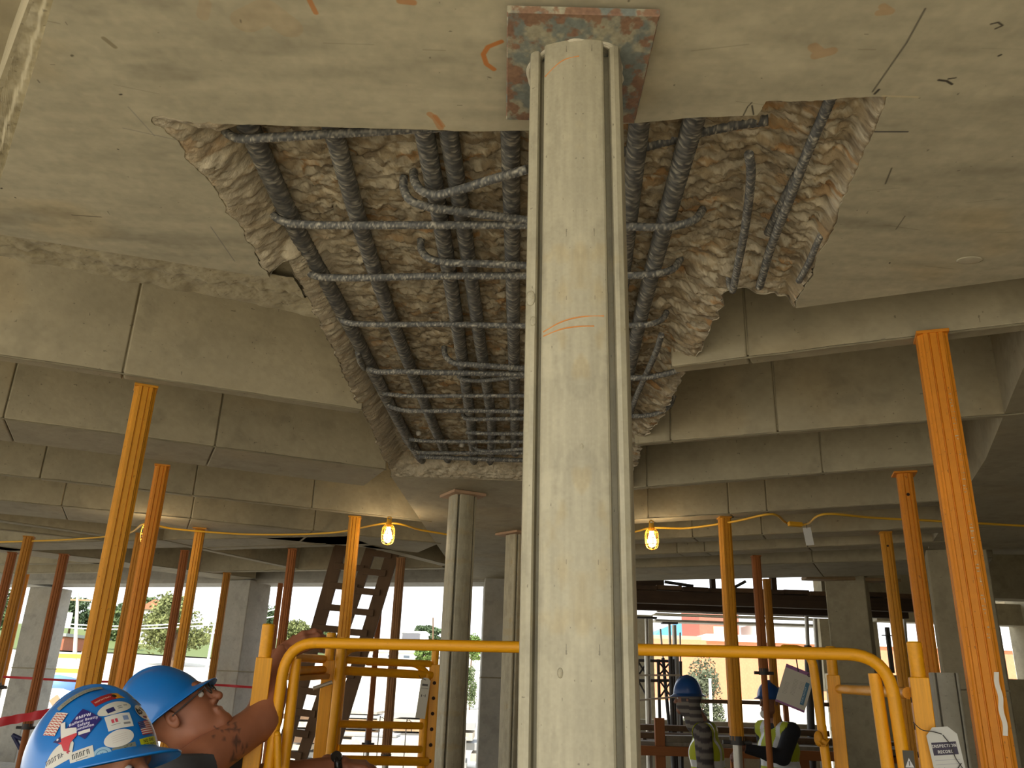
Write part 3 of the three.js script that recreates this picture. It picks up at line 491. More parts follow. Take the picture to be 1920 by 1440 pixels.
// ---------- shores ----------
// grooved extruded leg: convex lobes with slots at the corners (half width 1)
function legShape(w) {
  const q = [[0, 1], ...Array.from({ length: 12 }, (_, k) => { const x = 0.05 * (k + 1) - 0.02; return [x, 1 - 0.27 * x * x]; }), [0.61, 0.885], [0.62, 0.86], [0.62, 0.42], [0.72, 0.42], [0.73, 0.70], [0.76, 0.755], [0.84, 0.755], [0.93, 0.70], [0.955, 0.62], [0.97, 0.40], [1, 0.2], [1, 0]];
  const half = [...q, ...q.slice(0, -1).reverse().map(([x, y]) => [x, -y])], all = [...half, ...half.slice(1, -1).reverse().map(([x, y]) => [-x, y])];
  return new THREE.Shape(all.map(([x, y]) => new THREE.Vector2(x * w / 2, y * w / 2)));
}
function yellowShape(w) { // slimmer leg: three ridges on each face
  const q = [[0, 0.95], [0.20, 0.95], [0.24, 0.84], [0.30, 0.84], [0.34, 0.98], [0.60, 0.96], [0.64, 0.80], [0.72, 0.78], [0.80, 0.70], [0.80, 0.64], [0.96, 0.58], [0.98, 0.34], [0.86, 0.30], [0.86, 0.22], [0.97, 0.18], [0.97, 0]];
  const half = [...q, ...q.slice(0, -1).reverse().map(([x, y]) => [x, -y])], all = [...half, ...half.slice(1, -1).reverse().map(([x, y]) => [-x, y])];
  return new THREE.Shape(all.map(([x, y]) => new THREE.Vector2(x * w / 2, y * w / 2)));
}
function extrudeUp(shape, h, cell = 0) { const g = new THREE.ExtrudeGeometry(shape, { depth: h, bevelEnabled: false, steps: 1 }); g.rotateX(-Math.PI / 2); return boxUV(g, 1, rnd() * 4, rnd() * 4); }
// the near grey shore
{
  const c = onY(1081, 110); c.y = 0; c.x += 0.022;
  const t = thing('steel_shore', 'big grey dusty grooved aluminium shore in the foreground, under a rusty square plate', 'shore post', c);
  t.rotation.z = 0.0083;   // the shore leans a little
  const w = 0.166, top = H - 0.016;
  const leg = mesh('leg', extrudeUp(legShape(w), top - 0.012 - 0.10, 1), M.alu, t); leg.position.y = 0.10; leg.rotation.y = -0.15;
  // drips of slurry and a pale splash, real lumps on the leg
  for (const [dx, y, s] of [[-0.070, 2.18, 0.008], [-0.066, 2.14, 0.005], [0.01, 1.93, 0.0035], [-0.02, 1.62, 0.004], [0.02, 1.42, 0.004]]) { const g = new THREE.SphereGeometry(s, 8, 6); g.scale(1, 1.7, 0.35); g.translate(dx, y, dx < -0.05 ? w * 0.377 : w / 2 - 0.001); mesh('slurry_drip', g, M.alu, t); }
  const s1 = (pts, col) => { const g = tube(pts.map(([x, y]) => V(x, y, w / 2 * (1.0 - 0.27 * Math.pow(x / (w / 2), 2)))), 0.0012, 20, 4); mesh('crayon_mark', g, col, t); };
  const or = std(0.6, 0.24, 0.06, 0.8);
  s1([[-0.048, 2.115], [-0.02, 2.128], [0.01, 2.135], [0.045, 2.138]], or); s1([[-0.048, 2.108], [-0.02, 2.116], [0.005, 2.119], [0.03, 2.120]], or); s1([[-0.05, 2.60], [-0.02, 2.625], [0.01, 2.632]], or);
  t.children.forEach((o) => { if (o !== leg) o.rotation.y = -0.15; });
  // rusty cap plate with weld lump, two bolt holes
  const pl = new THREE.Shape([[-0.127, -0.140], [0.127, -0.140], [0.127, 0.140], [-0.127, 0.140]].map(([x, y]) => new THREE.Vector2(x, y)));
  for (const [x, y] of [[-0.085, 0.05], [0.085, 0.045]]) { const h = new THREE.Path(); h.absarc(x, y, 0.0065, 0, 7); pl.holes.push(h); }
  const tex = dataTex(512, (u, v) => { const e = Math.min(u, v, 1 - u, 1 - v), n = fbm(u * 14, v * 14, 3, 6), r = sstep(n + (e < 0.12 ? (0.12 - e) * 2.4 : -0.05), 0.53, 0.70), b = fbm(u * 46, v * 46, 8, 4), y = sstep(fbm(u * 11, v * 11, 55, 5), 0.40, 0.66); const base = [mixin(0.175, 0.36, y * 0.85), mixin(0.195, 0.325, y * 0.85), mixin(0.175, 0.225, y * 0.85)], rs = [0.23, 0.115, 0.065]; return base.map((c, k) => mixin(c, rs[k], r * 0.85) * (0.75 + 0.5 * b)); });
  tex.repeat.set(1 / 0.26, 1 / 0.29); tex.offset.set(0.5, 0.5);
  const pg = new THREE.ExtrudeGeometry(pl, { depth: 0.012, bevelEnabled: true, bevelSize: 0.002, bevelThickness: 0.002, bevelSegments: 1, curveSegments: 8 }); pg.rotateX(-Math.PI / 2); pg.translate(0, top - 0.014, 0); pg.rotateY(0.0);
  mesh('cap_plate', pg, new THREE.MeshStandardMaterial({ map: tex, roughness: 0.8, bumpMap: texBump, bumpScale: 0.001 }), t);
  const well = []; for (let k = 0; k < 26; k++) { const a = k / 26 * 6.283, r = 0.074 + 0.012 * hash(k, 1, 1); well.push(V(Math.cos(a) * r * 1.03, top - 0.016 + 0.004 * hash(k, 2, 1), Math.sin(a) * r)); }
  mesh('weld_bead', tube(well, 0.0075, 90, 8, 0.5, true), std(0.58, 0.53, 0.40, 0.85, { bumpMap: texBump, bumpScale: 0.004 }), t);
  for (const [x, y] of [[-0.085, -0.05], [0.085, -0.045]]) { const g = new THREE.SphereGeometry(0.0055, 8, 6); g.translate(x, top - 0.006, y); mesh('bolt', g, std(0.5, 0.2, 0.06, 0.6), t); }
  mesh('screw_jack', new THREE.CylinderGeometry(0.03, 0.03, 0.1, 16).translate(0, 0.06, 0), M.steel, t);
  mesh('base_plate', box(0.25, 0.012, 0.25, 0.003).translate(0, 0.006, 0), M.steel, t);
}
function greyShore(label, px, py, w, plateW, turn, m) {
  const c = onY(px, py); c.y = 0; const t = thing('steel_shore', label, 'shore post', c), g = extrudeUp(legShape(w), H - 0.12 - 0.02); t.rotation.y = turn;
  mesh('leg', g, M.alu, t).position.y = 0.12; mesh('cap_plate', box(plateW, 0.018, plateW, 0.003).translate(0, H - 0.011, 0), std(0.46, 0.30, 0.19, 0.85, { map: texGrime }), t);
  mesh('screw_jack', new THREE.CylinderGeometry(0.03, 0.03, 0.1, 16).translate(0, 0.07, 0), M.steel, t); mesh('base_plate', box(0.25, 0.012, 0.25, 0.003).translate(0, 0.006, 0), M.steel, t);
}
greyShore('grey grooved aluminium shore under the intact girder, just left of the big one', 868, 926, 0.148, 0.215, 0.5);
greyShore('third grey aluminium shore down the girder, half hidden behind the big one', 970, 1000, 0.15, 0.24, 0.75);
// yellow shores
function yellowShore(label, px, py, w, m, o = {}) {
  const y = o.y ?? H, c = onY(px, py, y); c.y = 0; const t = thing('yellow_shore', label, 'shore post', c, o.group); t.rotation.y = o.turn ?? 0;
  const foot = o.collar ?? 0.35;
  mesh('leg', extrudeUp(yellowShape(w), y - 0.010 - foot), m, t).position.y = foot;
  mesh('cap_plate', box(w * (o.cap ?? 1.05), 0.010, w * (o.cap ?? 1.05), 0.002).translate(0, y - 0.005, 0), m, t);
  mesh('inner_tube', new THREE.CylinderGeometry(w * 0.34, w * 0.34, foot, 16).translate(0, foot / 2 + 0.006, 0), o.inner ?? M.steel, t);
  const col = merge([new THREE.CylinderGeometry(w * 0.56, w * 0.56, 0.05, 16).translate(0, foot, 0), rod(V(-w * 1.1, foot - 0.01, 0), V(w * 1.1, foot - 0.01, 0), 0.012, 8)]);
  mesh('collar_nut', col, M.darksteel, t); mesh('base_plate', box(w * 1.8, 0.012, w * 1.8, 0.002).translate(0, 0.006, 0), M.darksteel, t);
  if (o.holes) for (const hy of o.holes) mesh('pin_hole', new THREE.CylinderGeometry(0.008, 0.008, 0.004, 10).rotateX(Math.PI / 2).translate(0, hy, w * 0.475), M.hole, t);
  return t;
}
const ochre = std(0.62, 0.265, 0.006, 0.62, { map: texGrime }), dull = std(0.48, 0.20, 0.012, 0.7, { map: texGrime });  // dull is the yellow paint darkened to carry shade on far shores
const pBig = yellowShore('biggest orange-yellow shore, leaning across the right edge of the view, with worn pale stencil marks', 1745, 628, 0.090, M.orange, { turn: -0.35, collar: 0.3 });
yellowShore('orange-yellow shore with a flared cap and one pin hole, left of the biggest one', 1695, 887, 0.076, M.orange, { turn: -0.3, cap: 1.45, holes: [2.58] });
yellowShore('slim orange-yellow shore with one pin hole, in front of the dark right column', 1660, 998, 0.078, ochre, { turn: -0.3, holes: [2.6] });
yellowShore('yellow shore on a silver lower tube, between the two workers in vests', 1358, 970, 0.079, ochre, { collar: 1.34 });
yellowShore('rust-orange shore right behind the silver-footed one, above the blue-helmeted worker', 1417, 1042, 0.070, M.rust, { collar: 1.78, inner: M.rust });
yellowShore('slim dull shore right beside the rust-orange one', 1437, 1086, 0.072, dull, {});
yellowShore('biggest yellow shore on the left, rising behind the stickered hard hat', 274, 726, 0.085, ochre, { turn: 0.45 });
yellowShore('second big yellow shore on the left, just right of the biggest one', 305, 873, 0.078, M.orange, { turn: 0.35 });
yellowShore('yellow shore with a capped top between the big pair and the left column', 376, 991, 0.076, ochre, { turn: 0.2, cap: 1.4 });
yellowShore('dull shore close left of the capped one', 347, 1032, 0.072, M.rust, { turn: 0.2 });
yellowShore('dim shore half hidden behind the second big yellow one', 264, 1000, 0.070, dull, { turn: 0.2 });
yellowShore('thick brownish shore near the left border', 55, 1006, 0.082, dull, { turn: 0.3, collar: 1.48 });
yellowShore('rust-red shore at the left border', 24, 1036, 0.080, M.rust, { turn: 0.3 });
yellowShore('rust-brown shore with a low collar, in front of the far left column', 121, 1039, 0.085, M.rust, { turn: 0.2, collar: 1.12, inner: M.rust });
yellowShore('thin bright yellow shore at the left border, before the column', 50, 1077, 0.060, M.orange, { turn: 0.3, collar: 1.42 });
yellowShore('slim shore standing against the left opening column', 426, 1074, 0.075, dull, { turn: 0.1, collar: 1.45 });
yellowShore('yellow shore standing in front of the wooden ladder', 666, 969, 0.084, ochre, { turn: 0.1 });
yellowShore('rust-brown shore left of the wooden ladder', 549, 1029, 0.075, M.rust, { turn: 0.1 });
yellowShore('thin red-brown shore in the opening left of the ladder', 527, 1089, 0.06, M.rust, { turn: 0.1 });
yellowShore('rust-topped grey shore right of the wooden ladder', 752, 1046, 0.082, std(0.30, 0.15, 0.06, 0.8, { map: texGrime }), { collar: 1.0 });
yellowShore('red-brown thin shore seen through the scaffold, right of the ladder', 716, 1086, 0.06, M.rust, { collar: 1.0 });
{ // worn stencil lettering and a torn paper strip on the biggest shore
  const cv = document.createElement('canvas'); cv.width = 1024; cv.height = 64; const c = cv.getContext('2d'); c.clearRect(0, 0, 1024, 64); c.fillStyle = 'rgba(205,185,150,0.75)'; for (let k = 0; k < 38; k++) { const x = 14 + k * 26; if (k % 9 === 8) continue; c.fillRect(x, 12, 5, 38); if (k % 3) c.fillRect(x, 12 + (k % 4) * 10, 17, 6); if (k % 2) c.fillRect(x + 13, 12, 5, 38); }
  const im = c.getImageData(0, 0, 1024, 64); for (let i = 0; i < im.data.length / 4; i++) if (fbm((i % 1024) / 14, Math.floor(i / 1024) / 14, 3, 3) > 0.47) im.data[i * 4 + 3] = 0; c.putImageData(im, 0, 0);
  const t = new THREE.CanvasTexture(cv); t.colorSpace = THREE.SRGBColorSpace; const g = new THREE.PlaneGeometry(0.75, 0.016); g.rotateZ(-Math.PI / 2); g.translate(0.021, 2.12, 0.0447);
  mesh('stencil_print', g, new THREE.MeshStandardMaterial({ map: t, transparent: true, roughness: 0.7 }), pBig);
  const s = new THREE.PlaneGeometry(0.012, 0.16, 4, 20), p = s.attributes.position; for (let i = 0; i < p.count; i++) p.setX(i, p.getX(i) + 0.002 * Math.sin(p.getY(i) * 90)); s.translate(0.024, 1.60, 0.0452);
  const m2 = std(0.7, 0.66, 0.58, 0.8); m2.side = THREE.DoubleSide; mesh('paper_strip', s, m2, pBig);
}
{ // grey aluminium stub post at the right, behind the scaffold corner
  const c = onZ(1778, 1330, -3.4); const t = thing('aluminium_post', 'short grey aluminium post behind the right corner of the yellow scaffold', 'post', V(c.x, 0, c.z)); t.rotation.y = -0.3;
  const top = onZ(1775, 1262, -3.4).y; mesh('leg', extrudeUp(legShape(0.10), top - 0.02), std(0.36, 0.34, 0.27, 0.6, { map: texGrime }), t).position.y = 0.02; mesh('base_plate', box(0.16, 0.02, 0.16, 0.003).translate(0, 0.01, 0), M.steel, t);
}
// ---------- lamp string ----------
{
  const z = -6, C = (l) => l.map(([x, y]) => onY(x, y, 2.66));
  const cord = [C([[-60, 1018], [120, 1012], [235, 1001], [273, 982], [330, 992], [470, 1002], [620, 999], [728, 981], [790, 994], [850, 1004]]), C([[1120, 1004], [1185, 998], [1222, 990], [1290, 990], [1375, 978], [1447, 964], [1476, 981], [1512, 983], [1546, 964], [1640, 971], [1760, 977], [1990, 990]])];
  ['yellow lamp cord drooping under the left joists', 'yellow lamp cord strung under the right joists, knotted with a connector'].forEach((l, i) => { const m = mesh('lamp_cord', tube(cord[i], 0.0075, 160, 6), std(0.75, 0.42, 0.03, 0.5), scene); tag(m, l, 'cord'); });
  const conn = mesh('cord_connector', bar(onY(1478, 982, 2.645), onY(1504, 984, 2.645), 0.03, 0.03, 0.008), std(0.75, 0.38, 0.02, 0.5), scene); tag(conn, 'orange plug connector on the right lamp cord', 'connector');
  const tg = thing('paper_tag', 'blank white paper tag hanging from the right lamp cord', 'tag', onY(1514, 997, 2.61)); tg.rotation.set(0, 0.1, 0.12); mesh('sheet', box(0.055, 0.115, 0.0015).translate(0, -0.03, 0), M.white, tg); mesh('wire', rod(V(0, 0.02, 0), V(0.004, 0.06, 0), 0.002, 6), M.darksteel, tg);
  const glow = new THREE.MeshStandardMaterial({ color: 0xffffff, emissive: new THREE.Color(1, 0.82, 0.55), emissiveIntensity: 5, roughness: 0.3 }), cage = std(0.80, 0.42, 0.03, 0.4);
  const lamp = (label, px, py) => {
    const c = onY(px, py, 2.56); const t = thing('cage_lamp', label, 'lamp', c);
    const by = 0.075;
    mesh('socket', new THREE.CylinderGeometry(0.016, 0.022, 0.05, 14).translate(0, by - 0.01, 0), cage, t); mesh('hook', new THREE.TorusGeometry(0.014, 0.004, 6, 14).translate(0, by + 0.02, 0), cage, t);
    const pr = [[0.001, -0.062], [0.012, -0.06], [0.024, -0.048], [0.030, -0.03], [0.029, -0.012], [0.020, 0.012], [0.014, 0.03], [0.013, 0.045]].map(([x, y]) => new THREE.Vector2(x, y - 0.005)); mesh('bulb', new THREE.LatheGeometry(pr, 18), glow, t);
    const wires = []; for (let k = 0; k < 8; k++) { const a = k / 8 * 6.283, f = (r, y) => V(Math.cos(a) * r, y, Math.sin(a) * r); wires.push(tube([f(0.02, 0.058), f(0.038, 0.04), f(0.044, 0.01), f(0.044, -0.035), f(0.034, -0.07), f(0.004, -0.084)], 0.0022, 18, 5)); } for (const y of [0.035, -0.01, -0.05]) wires.push(new THREE.TorusGeometry(y === 0.035 ? 0.04 : y < -0.03 ? 0.041 : 0.044, 0.0022, 5, 24).rotateX(Math.PI / 2).translate(0, y, 0));
    mesh('wire_cage', merge(wires), cage, t);
    const l = new THREE.PointLight(new THREE.Color(1, 0.78, 0.5), 0.22); l.position.set(0, -0.03, 0); l.castShadow = true; l.shadow.radius = 1.2; t.add(l);
  };
  lamp('lit caged bulb hanging left of the girder, above the wooden ladder', 728, 999); lamp('lit caged bulb hanging right of the big grey shore', 1222, 1007); lamp('lit caged bulb mostly hidden behind the second big yellow shore on the left', 276, 998);
}
// ---------- yellow scaffolds ----------
{
  const zl = -2.85, zr = -2.45, zf = (px) => mixin(zl, zr, clamp((px - 482) / (1715 - 482), -0.1, 1.1));
  const F = (l) => l.map(([x, y]) => onZ(x, y, zf(x)));
  const base = V(0.1, 0, -2.7), t = thing('scaffold', 'near yellow scaffold whose bent top rail runs behind the big grey shore', 'scaffold', base);
  const put = (n, g, m = M.yellow) => mesh(n, rel(g, base), m, t);
  const down = (p, y = 0.08) => V(p.x, y, p.z);
  // front guard rail: one bent tube standing down to the deck at both ends
  const A = F([[500, 1205], [528, 1206], [960, 1213], [1500, 1225], [1668, 1228], [1700, 1300]]);
  const gl = onZ(527, 1300, zl), gr = onZ(1682, 1330, zr);
  const l0 = onZ(538, 1204, zl), r0 = onZ(1664, 1228, zr);
  put('guard_rail', bent([V(l0.x - 0.02, 0.9, l0.z), l0, r0, V(r0.x + 0.03, 0.9, r0.z)], 0.0175, 0.11, 14));
  put('rail_leg', rod(V(l0.x + 0.03, 0.9, l0.z - 0.03), V(l0.x + 0.03, l0.y - 0.05, l0.z - 0.03), 0.0175, 12)); put('rail_leg', rod(V(r0.x - 0.005, 0.9, r0.z - 0.03), V(r0.x - 0.03, r0.y - 0.05, r0.z - 0.03), 0.0175, 12));
  const post = (px, pyCap, pyRect, z, w, d, holes, turn) => {
    const c = onZ(px, pyRect, z), top = onZ(px, pyCap, z).y;
    const sq = box(w, c.y - 0.2, d, 0.003); sq.rotateY(turn); sq.translate(c.x, 0.2 + (c.y - 0.2) / 2, c.z); const p = put('post', sq);
    put('post_cap', merge([rod(V(c.x, c.y - 0.02, c.z), V(c.x, top, c.z), 0.0205, 14), new THREE.CylinderGeometry(0.017, 0.0205, 0.004, 14).translate(c.x, top + 0.002, c.z)]));
    if (holes) for (let k = 0; k < 8; k++) { const n = V(Math.sin(turn + holes[1]), 0, Math.cos(turn + holes[1])), g = new THREE.CylinderGeometry(0.0075, 0.0075, 0.003, 10).rotateX(Math.PI / 2); g.rotateY(turn + holes[1]); const q = V(c.x, c.y - 0.06 - k * holes[0], c.z).addScaledVector(n, w / 2); g.translate(q.x, q.y, q.z); put('pin_hole', g, M.hole); }
    put('caster', merge([new THREE.CylinderGeometry(0.06, 0.06, 0.035, 20).rotateZ(Math.PI / 2).translate(c.x, 0.06, c.z), rod(V(c.x, 0.06, c.z), V(c.x, 0.22, c.z), 0.015, 10)]), M.darksteel);
    return c;
  };
  const nl = post(496, 1172, 1233, zl, 0.052, 0.05, null, 0.25), nr = post(1722, 1206, 1270, zr, 0.05, 0.05, [0.07, -Math.PI / 2], -0.35);
  const fr = post(1562, 1214, 1266, -3.5, 0.05, 0.05, [0.07, -Math.PI / 2], -0.35), fl = post(617, 1188, 1238, -3.7, 0.05, 0.05, null, 0.2);
  const s = onZ(1574, 1292, -3.47), e = onZ(1668, 1299, -2.6); put('end_rail', rod(V(s.x, s.y, s.z), V(nr.x - 0.02, e.y, nr.z - 0.03), 0.0165, 12));
  put('end_rail', rod(V(s.x, s.y - 0.5, s.z), V(nr.x - 0.02, e.y - 0.5, nr.z), 0.0165, 12));
  // inner end frames: bent tubes rising beside the far posts
  const b0 = onZ(1530, 1224, -3.45); put('end_frame', bent([onZ(1470, 1217, -3.45), onZ(1521, 1219, -3.45), V(b0.x + 0.05, 0.4, b0.z)], 0.0175, 0.07, 12));
  const b1 = onZ(643, 1206, -3.6); put('end_frame', bent([onZ(612, 1203, -3.62), onZ(642, 1203, -3.6), V(b1.x - 0.02, 0.4, b1.z)], 0.0185, 0.05, 12));
  const rl = (y0, y1) => { const a = onZ(548, y0, -3.3), b = onZ(606, y1, -3.68); put('end_rail', rod(a, b, 0.0165, 12)); }; rl(1232, 1236); rl(1258, 1256); { const a = onZ(540, 1270, -3.3), b = onZ(608, 1267, -3.68); put('end_rail', bar(a, b, 0.05, 0.02, 0.003), std(0.62, 0.32, 0.05, 0.6, { map: texGrime })); }
  // deck between the frames, below the picture
  put('deck', box(nr.x - nl.x, 0.04, 0.7, 0.004).translate((nr.x + nl.x) / 2, 0.88, -3.1), M.timber);
  // latch pin hanging by a wire at the far left post, small latch at the near rail
  put('latch_pin', rod(onZ(587, 1291, -3.6), onZ(623, 1279, -3.62), 0.008, 8), M.steel);
  put('latch', merge([rod(onZ(520, 1380, zl + 0.02), onZ(521, 1440, zl + 0.02), 0.012, 10), new THREE.SphereGeometry(0.011, 10, 8).translate(...onZ(520, 1377, zl + 0.02).toArray())]), M.yellow);
  { const p = onZ(1535, 1385, -3.42); const g = merge([new THREE.SphereGeometry(0.018, 10, 8).scale(1, 1.6, 1).translate(p.x, p.y, p.z), rod(p, onZ(1552, 1395, -3.4), 0.01, 8), tube([onZ(1534, 1390, -3.4), onZ(1545, 1400, -3.38), onZ(1556, 1385, -3.38)], 0.002, 12, 5)]); put('hook_latch', g, ochre); }
  // warning sticker on the rail leg
  const w = onZ(1705, 1430, zr + 0.02); const sticker = labelPlane(0.03, 0.06, (c, W, Hh) => { c.fillStyle = '#5a564c'; c.fillRect(0, 0, W, Hh); c.fillStyle = '#ddd'; c.beginPath(); c.moveTo(W / 2, Hh * 0.3); c.lineTo(W * 0.9, Hh * 0.7); c.lineTo(W * 0.1, Hh * 0.7); c.fill(); c.fillStyle = '#333'; c.fillRect(W * 0.47, Hh * 0.43, W * 0.07, Hh * 0.2); }, 64, 128);
  sticker.translate(w.x - base.x, w.y - base.y, w.z - base.z); mesh('warning_sticker', sticker, labelPlane.mat, t);

  // second ladder frame behind
  const b2 = V(-0.65, 0, -4.1), t2 = thing('scaffold', 'second yellow scaffold frame, behind the first, with round holes in its right post', 'scaffold', b2);
  const p2 = (n, g, m = M.yellow) => mesh(n, rel(g, b2), m, t2), Z = (px) => mixin(-3.85, -4.3, (px - 620) / 200);
  const r2 = (x0, y0, x1, y1, r = 0.0165) => p2('rung', rod(onZ(x0, y0, Z(x0)), onZ(x1, y1, Z(x1)), r, 12));
  r2(640, 1237, 806, 1245); r2(640, 1257, 808, 1266, 0.02); r2(634, 1357, 790, 1361); r2(632, 1403, 788, 1405); r2(630, 1425, 800, 1428, 0.02);
  p2('hoop', bent([onZ(640, 1238, Z(640)), onZ(652, 1216, Z(652)), onZ(690, 1215, Z(690)), onZ(700, 1215, Z(700))], 0.015, 0.05, 10));
  p2('hoop', bent([onZ(690, 1241, Z(690)), onZ(780, 1244, Z(780)), onZ(800, 1262, Z(800)), onZ(801, 1272, Z(801))], 0.0165, 0.05, 10));
  { const c = onZ(815, 1246, Z(815)), top = onZ(816, 1205, Z(816)).y; p2('post', box(0.05, c.y - 0.2, 0.05, 0.003).rotateY(0.1).translate(c.x, 0.2 + (c.y - 0.2) / 2, c.z)); p2('post_cap', rod(V(c.x, c.y - 0.02, c.z), V(c.x, top, c.z), 0.0185, 14)); p2('caster', new THREE.CylinderGeometry(0.06, 0.06, 0.035, 20).rotateZ(Math.PI / 2).translate(c.x, 0.06, c.z), M.darksteel); p2('caster_stem', rod(V(c.x, 0.06, c.z), V(c.x, 0.22, c.z), 0.015, 10), M.darksteel);
    for (let k = 0; k < 9; k++) p2('pin_hole', new THREE.CylinderGeometry(0.0085, 0.0085, 0.003, 12).rotateX(Math.PI / 2).translate(c.x + 0.006 - 0.0, c.y - 0.085 - k * 0.069, c.z + 0.0258), M.hole);
    const v = onZ(796, 1330, Z(796)), v2 = onZ(632, 1330, Z(632)); p2('upright', rod(V(v.x, 0.3, v.z), V(v.x, v.y + 0.16, v.z), 0.019, 12)); p2('upright', rod(V(v2.x, 0.3, v2.z), V(v2.x, v2.y + 0.3, v2.z), 0.019, 12)); p2('base_rail', rod(V(v2.x, 0.32, v2.z), V(c.x, 0.32, c.z), 0.019, 12)); p2('caster', new THREE.CylinderGeometry(0.06, 0.06, 0.035, 20).rotateZ(Math.PI / 2).translate(v2.x, 0.06, v2.z), M.darksteel); p2('caster_stem', rod(V(v2.x, 0.06, v2.z), V(v2.x, 0.32, v2.z), 0.015, 10), M.darksteel); }
  // tags
  const tagAt = (name, label, p, w, h, turn, tilt, draw, cw, ch) => { const q = thing(name, label, 'tag', p); q.rotation.set(0, turn, tilt); const sh = new THREE.Shape(); const k = w * 0.25; [[-w / 2, -h], [w / 2, -h], [w / 2, -k], [w / 2 - k, 0], [-w / 2 + k, 0], [-w / 2, -k]].forEach(([x, y], i) => i ? sh.lineTo(x, y) : sh.moveTo(x, y)); const hole = new THREE.Path(); hole.absarc(0, -k * 0.9, w * 0.05, 0, 7); sh.holes.push(hole); const g = new THREE.ExtrudeGeometry(sh, { depth: 0.0012, bevelEnabled: false }), pos = g.attributes.position, uv = g.attributes.uv; for (let i = 0; i < pos.count; i++) uv.setXY(i, pos.getX(i) / w + 0.5, pos.getY(i) / h + 1); const lp = labelPlane(1, 1, draw, cw, ch); mesh('card', g, labelPlane.mat, q); mesh('wire', tube([V(0, -k * 0.9, 0.002), V(-w * 0.3, -k * 0.5, 0.012), V(-w * 0.62, -k * 0.2, 0.006), V(-w * 0.8, k * 0.8, -0.01)], 0.0013, 24, 5), M.darksteel, q); return q; };
  const it = tagAt('inspection_tag', 'white inspection record tag with clipped corners wired to the right scaffold post', onZ(1762, 1363, zr + 0.05), 0.078, 0.15, -0.2, 0.10, (c, W, Hh) => { c.fillStyle = '#cfcdc4'; c.fillRect(0, 0, W, Hh); c.fillStyle = '#3d3648'; c.fillRect(W * 0.1, Hh * 0.25, W * 0.8, Hh * 0.21); c.fillStyle = '#d8d6cf'; c.font = 'bold 34px sans-serif'; c.textAlign = 'center'; c.fillText('INSPECTION', W / 2, Hh * 0.335); c.fillText('RECORD', W / 2, Hh * 0.43); c.strokeStyle = '#88859a'; c.lineWidth = 2; for (let k = 0; k < 7; k++) { c.beginPath(); c.moveTo(W * 0.1, Hh * (0.54 + k * 0.07)); c.lineTo(W * 0.9, Hh * (0.54 + k * 0.07)); c.stroke(); } c.font = 'italic 26px serif'; c.fillStyle = '#55507a'; for (let k = 0; k < 6; k++) c.fillRect(W * (0.16 + k * 0.06), Hh * (0.66 + 0.01 * (k % 3)), 4, 18); }, 256, 480);
  mesh('wire_loop', tube([V(0.002, -0.02, 0.003), V(0.014, -0.045, 0.008), V(0.018, -0.075, 0.01), V(0.026, -0.095, 0.012), V(0.033, -0.112, 0.01), V(0.02, -0.118, 0.006), V(0.017, -0.105, 0.008), V(0.03, -0.09, 0.01)], 0.0013, 40, 5), M.darksteel, it);
  tagAt('inspection_tag', 'narrow greyish paper tag hanging on the holed post of the second scaffold', onZ(799, 1271, -4.18), 0.045, 0.18, 0.1, -0.09, (c, W, Hh) => { c.fillStyle = '#b9b4a2'; c.fillRect(0, 0, W, Hh); c.fillStyle = '#4a4640'; c.font = 'bold 40px sans-serif'; c.textAlign = 'center'; c.fillRect(W * 0.2, Hh * 0.15, W * 0.6, 26); c.fillRect(W * 0.1, Hh * 0.26, W * 0.8, 4); c.font = 'italic 40px serif'; c.fillRect(W * 0.25, Hh * 0.42, 12, 26); c.fillRect(W * 0.45, Hh * 0.44, 22, 6); c.fillRect(W * 0.65, Hh * 0.41, 8, 30); }, 128, 480);
}
// ---------- wooden ladder ----------
{
  const z = -8.2, t = thing('wooden_ladder', 'dark site-built wooden ladder with three rails leaning at the left opening', 'ladder', V(-2.2, 0, z)); const p = t.position;
  const Z = (x, y) => onZ(x, y, z);
  const rails = [[[640, 1020], [534, 1400]], [[697, 1026], [566, 1420]], [[738, 1032], [612, 1440]]];
  rails.forEach(([a, b], i) => { const A = Z(...a), B = Z(...b), d = B.clone().sub(A), C = A.clone().addScaledVector(d, (A.y - 0) / -d.y); const g = bar(C, A, i === 1 ? 0.10 : 0.125, 0.045, 0.004); mesh('rail', rel(boxUV(g, 1, i, 0), p), M.wood, t); });
  const at = (r, y) => { const [a, b] = rails[r], k = (y - a[1]) / (b[1] - a[1]); return Z(mixin(a[0], b[0], k), y).add(V(0, 0, 0.03)); };
  for (const y of [1062, 1098, 1138, 1177, 1216, 1254, 1294, 1334, 1372, 1412]) mesh('rung', rel(boxUV(bar(at(0, y), at(1, y + 5), 0.06, 0.035, 0.003)), p), M.wood, t);
  for (const y of [1038, 1072, 1108, 1146, 1184, 1224, 1262]) mesh('rung', rel(boxUV(bar(at(1, y), at(2, y + 4), 0.06, 0.035, 0.003)), p), M.wood, t);
}
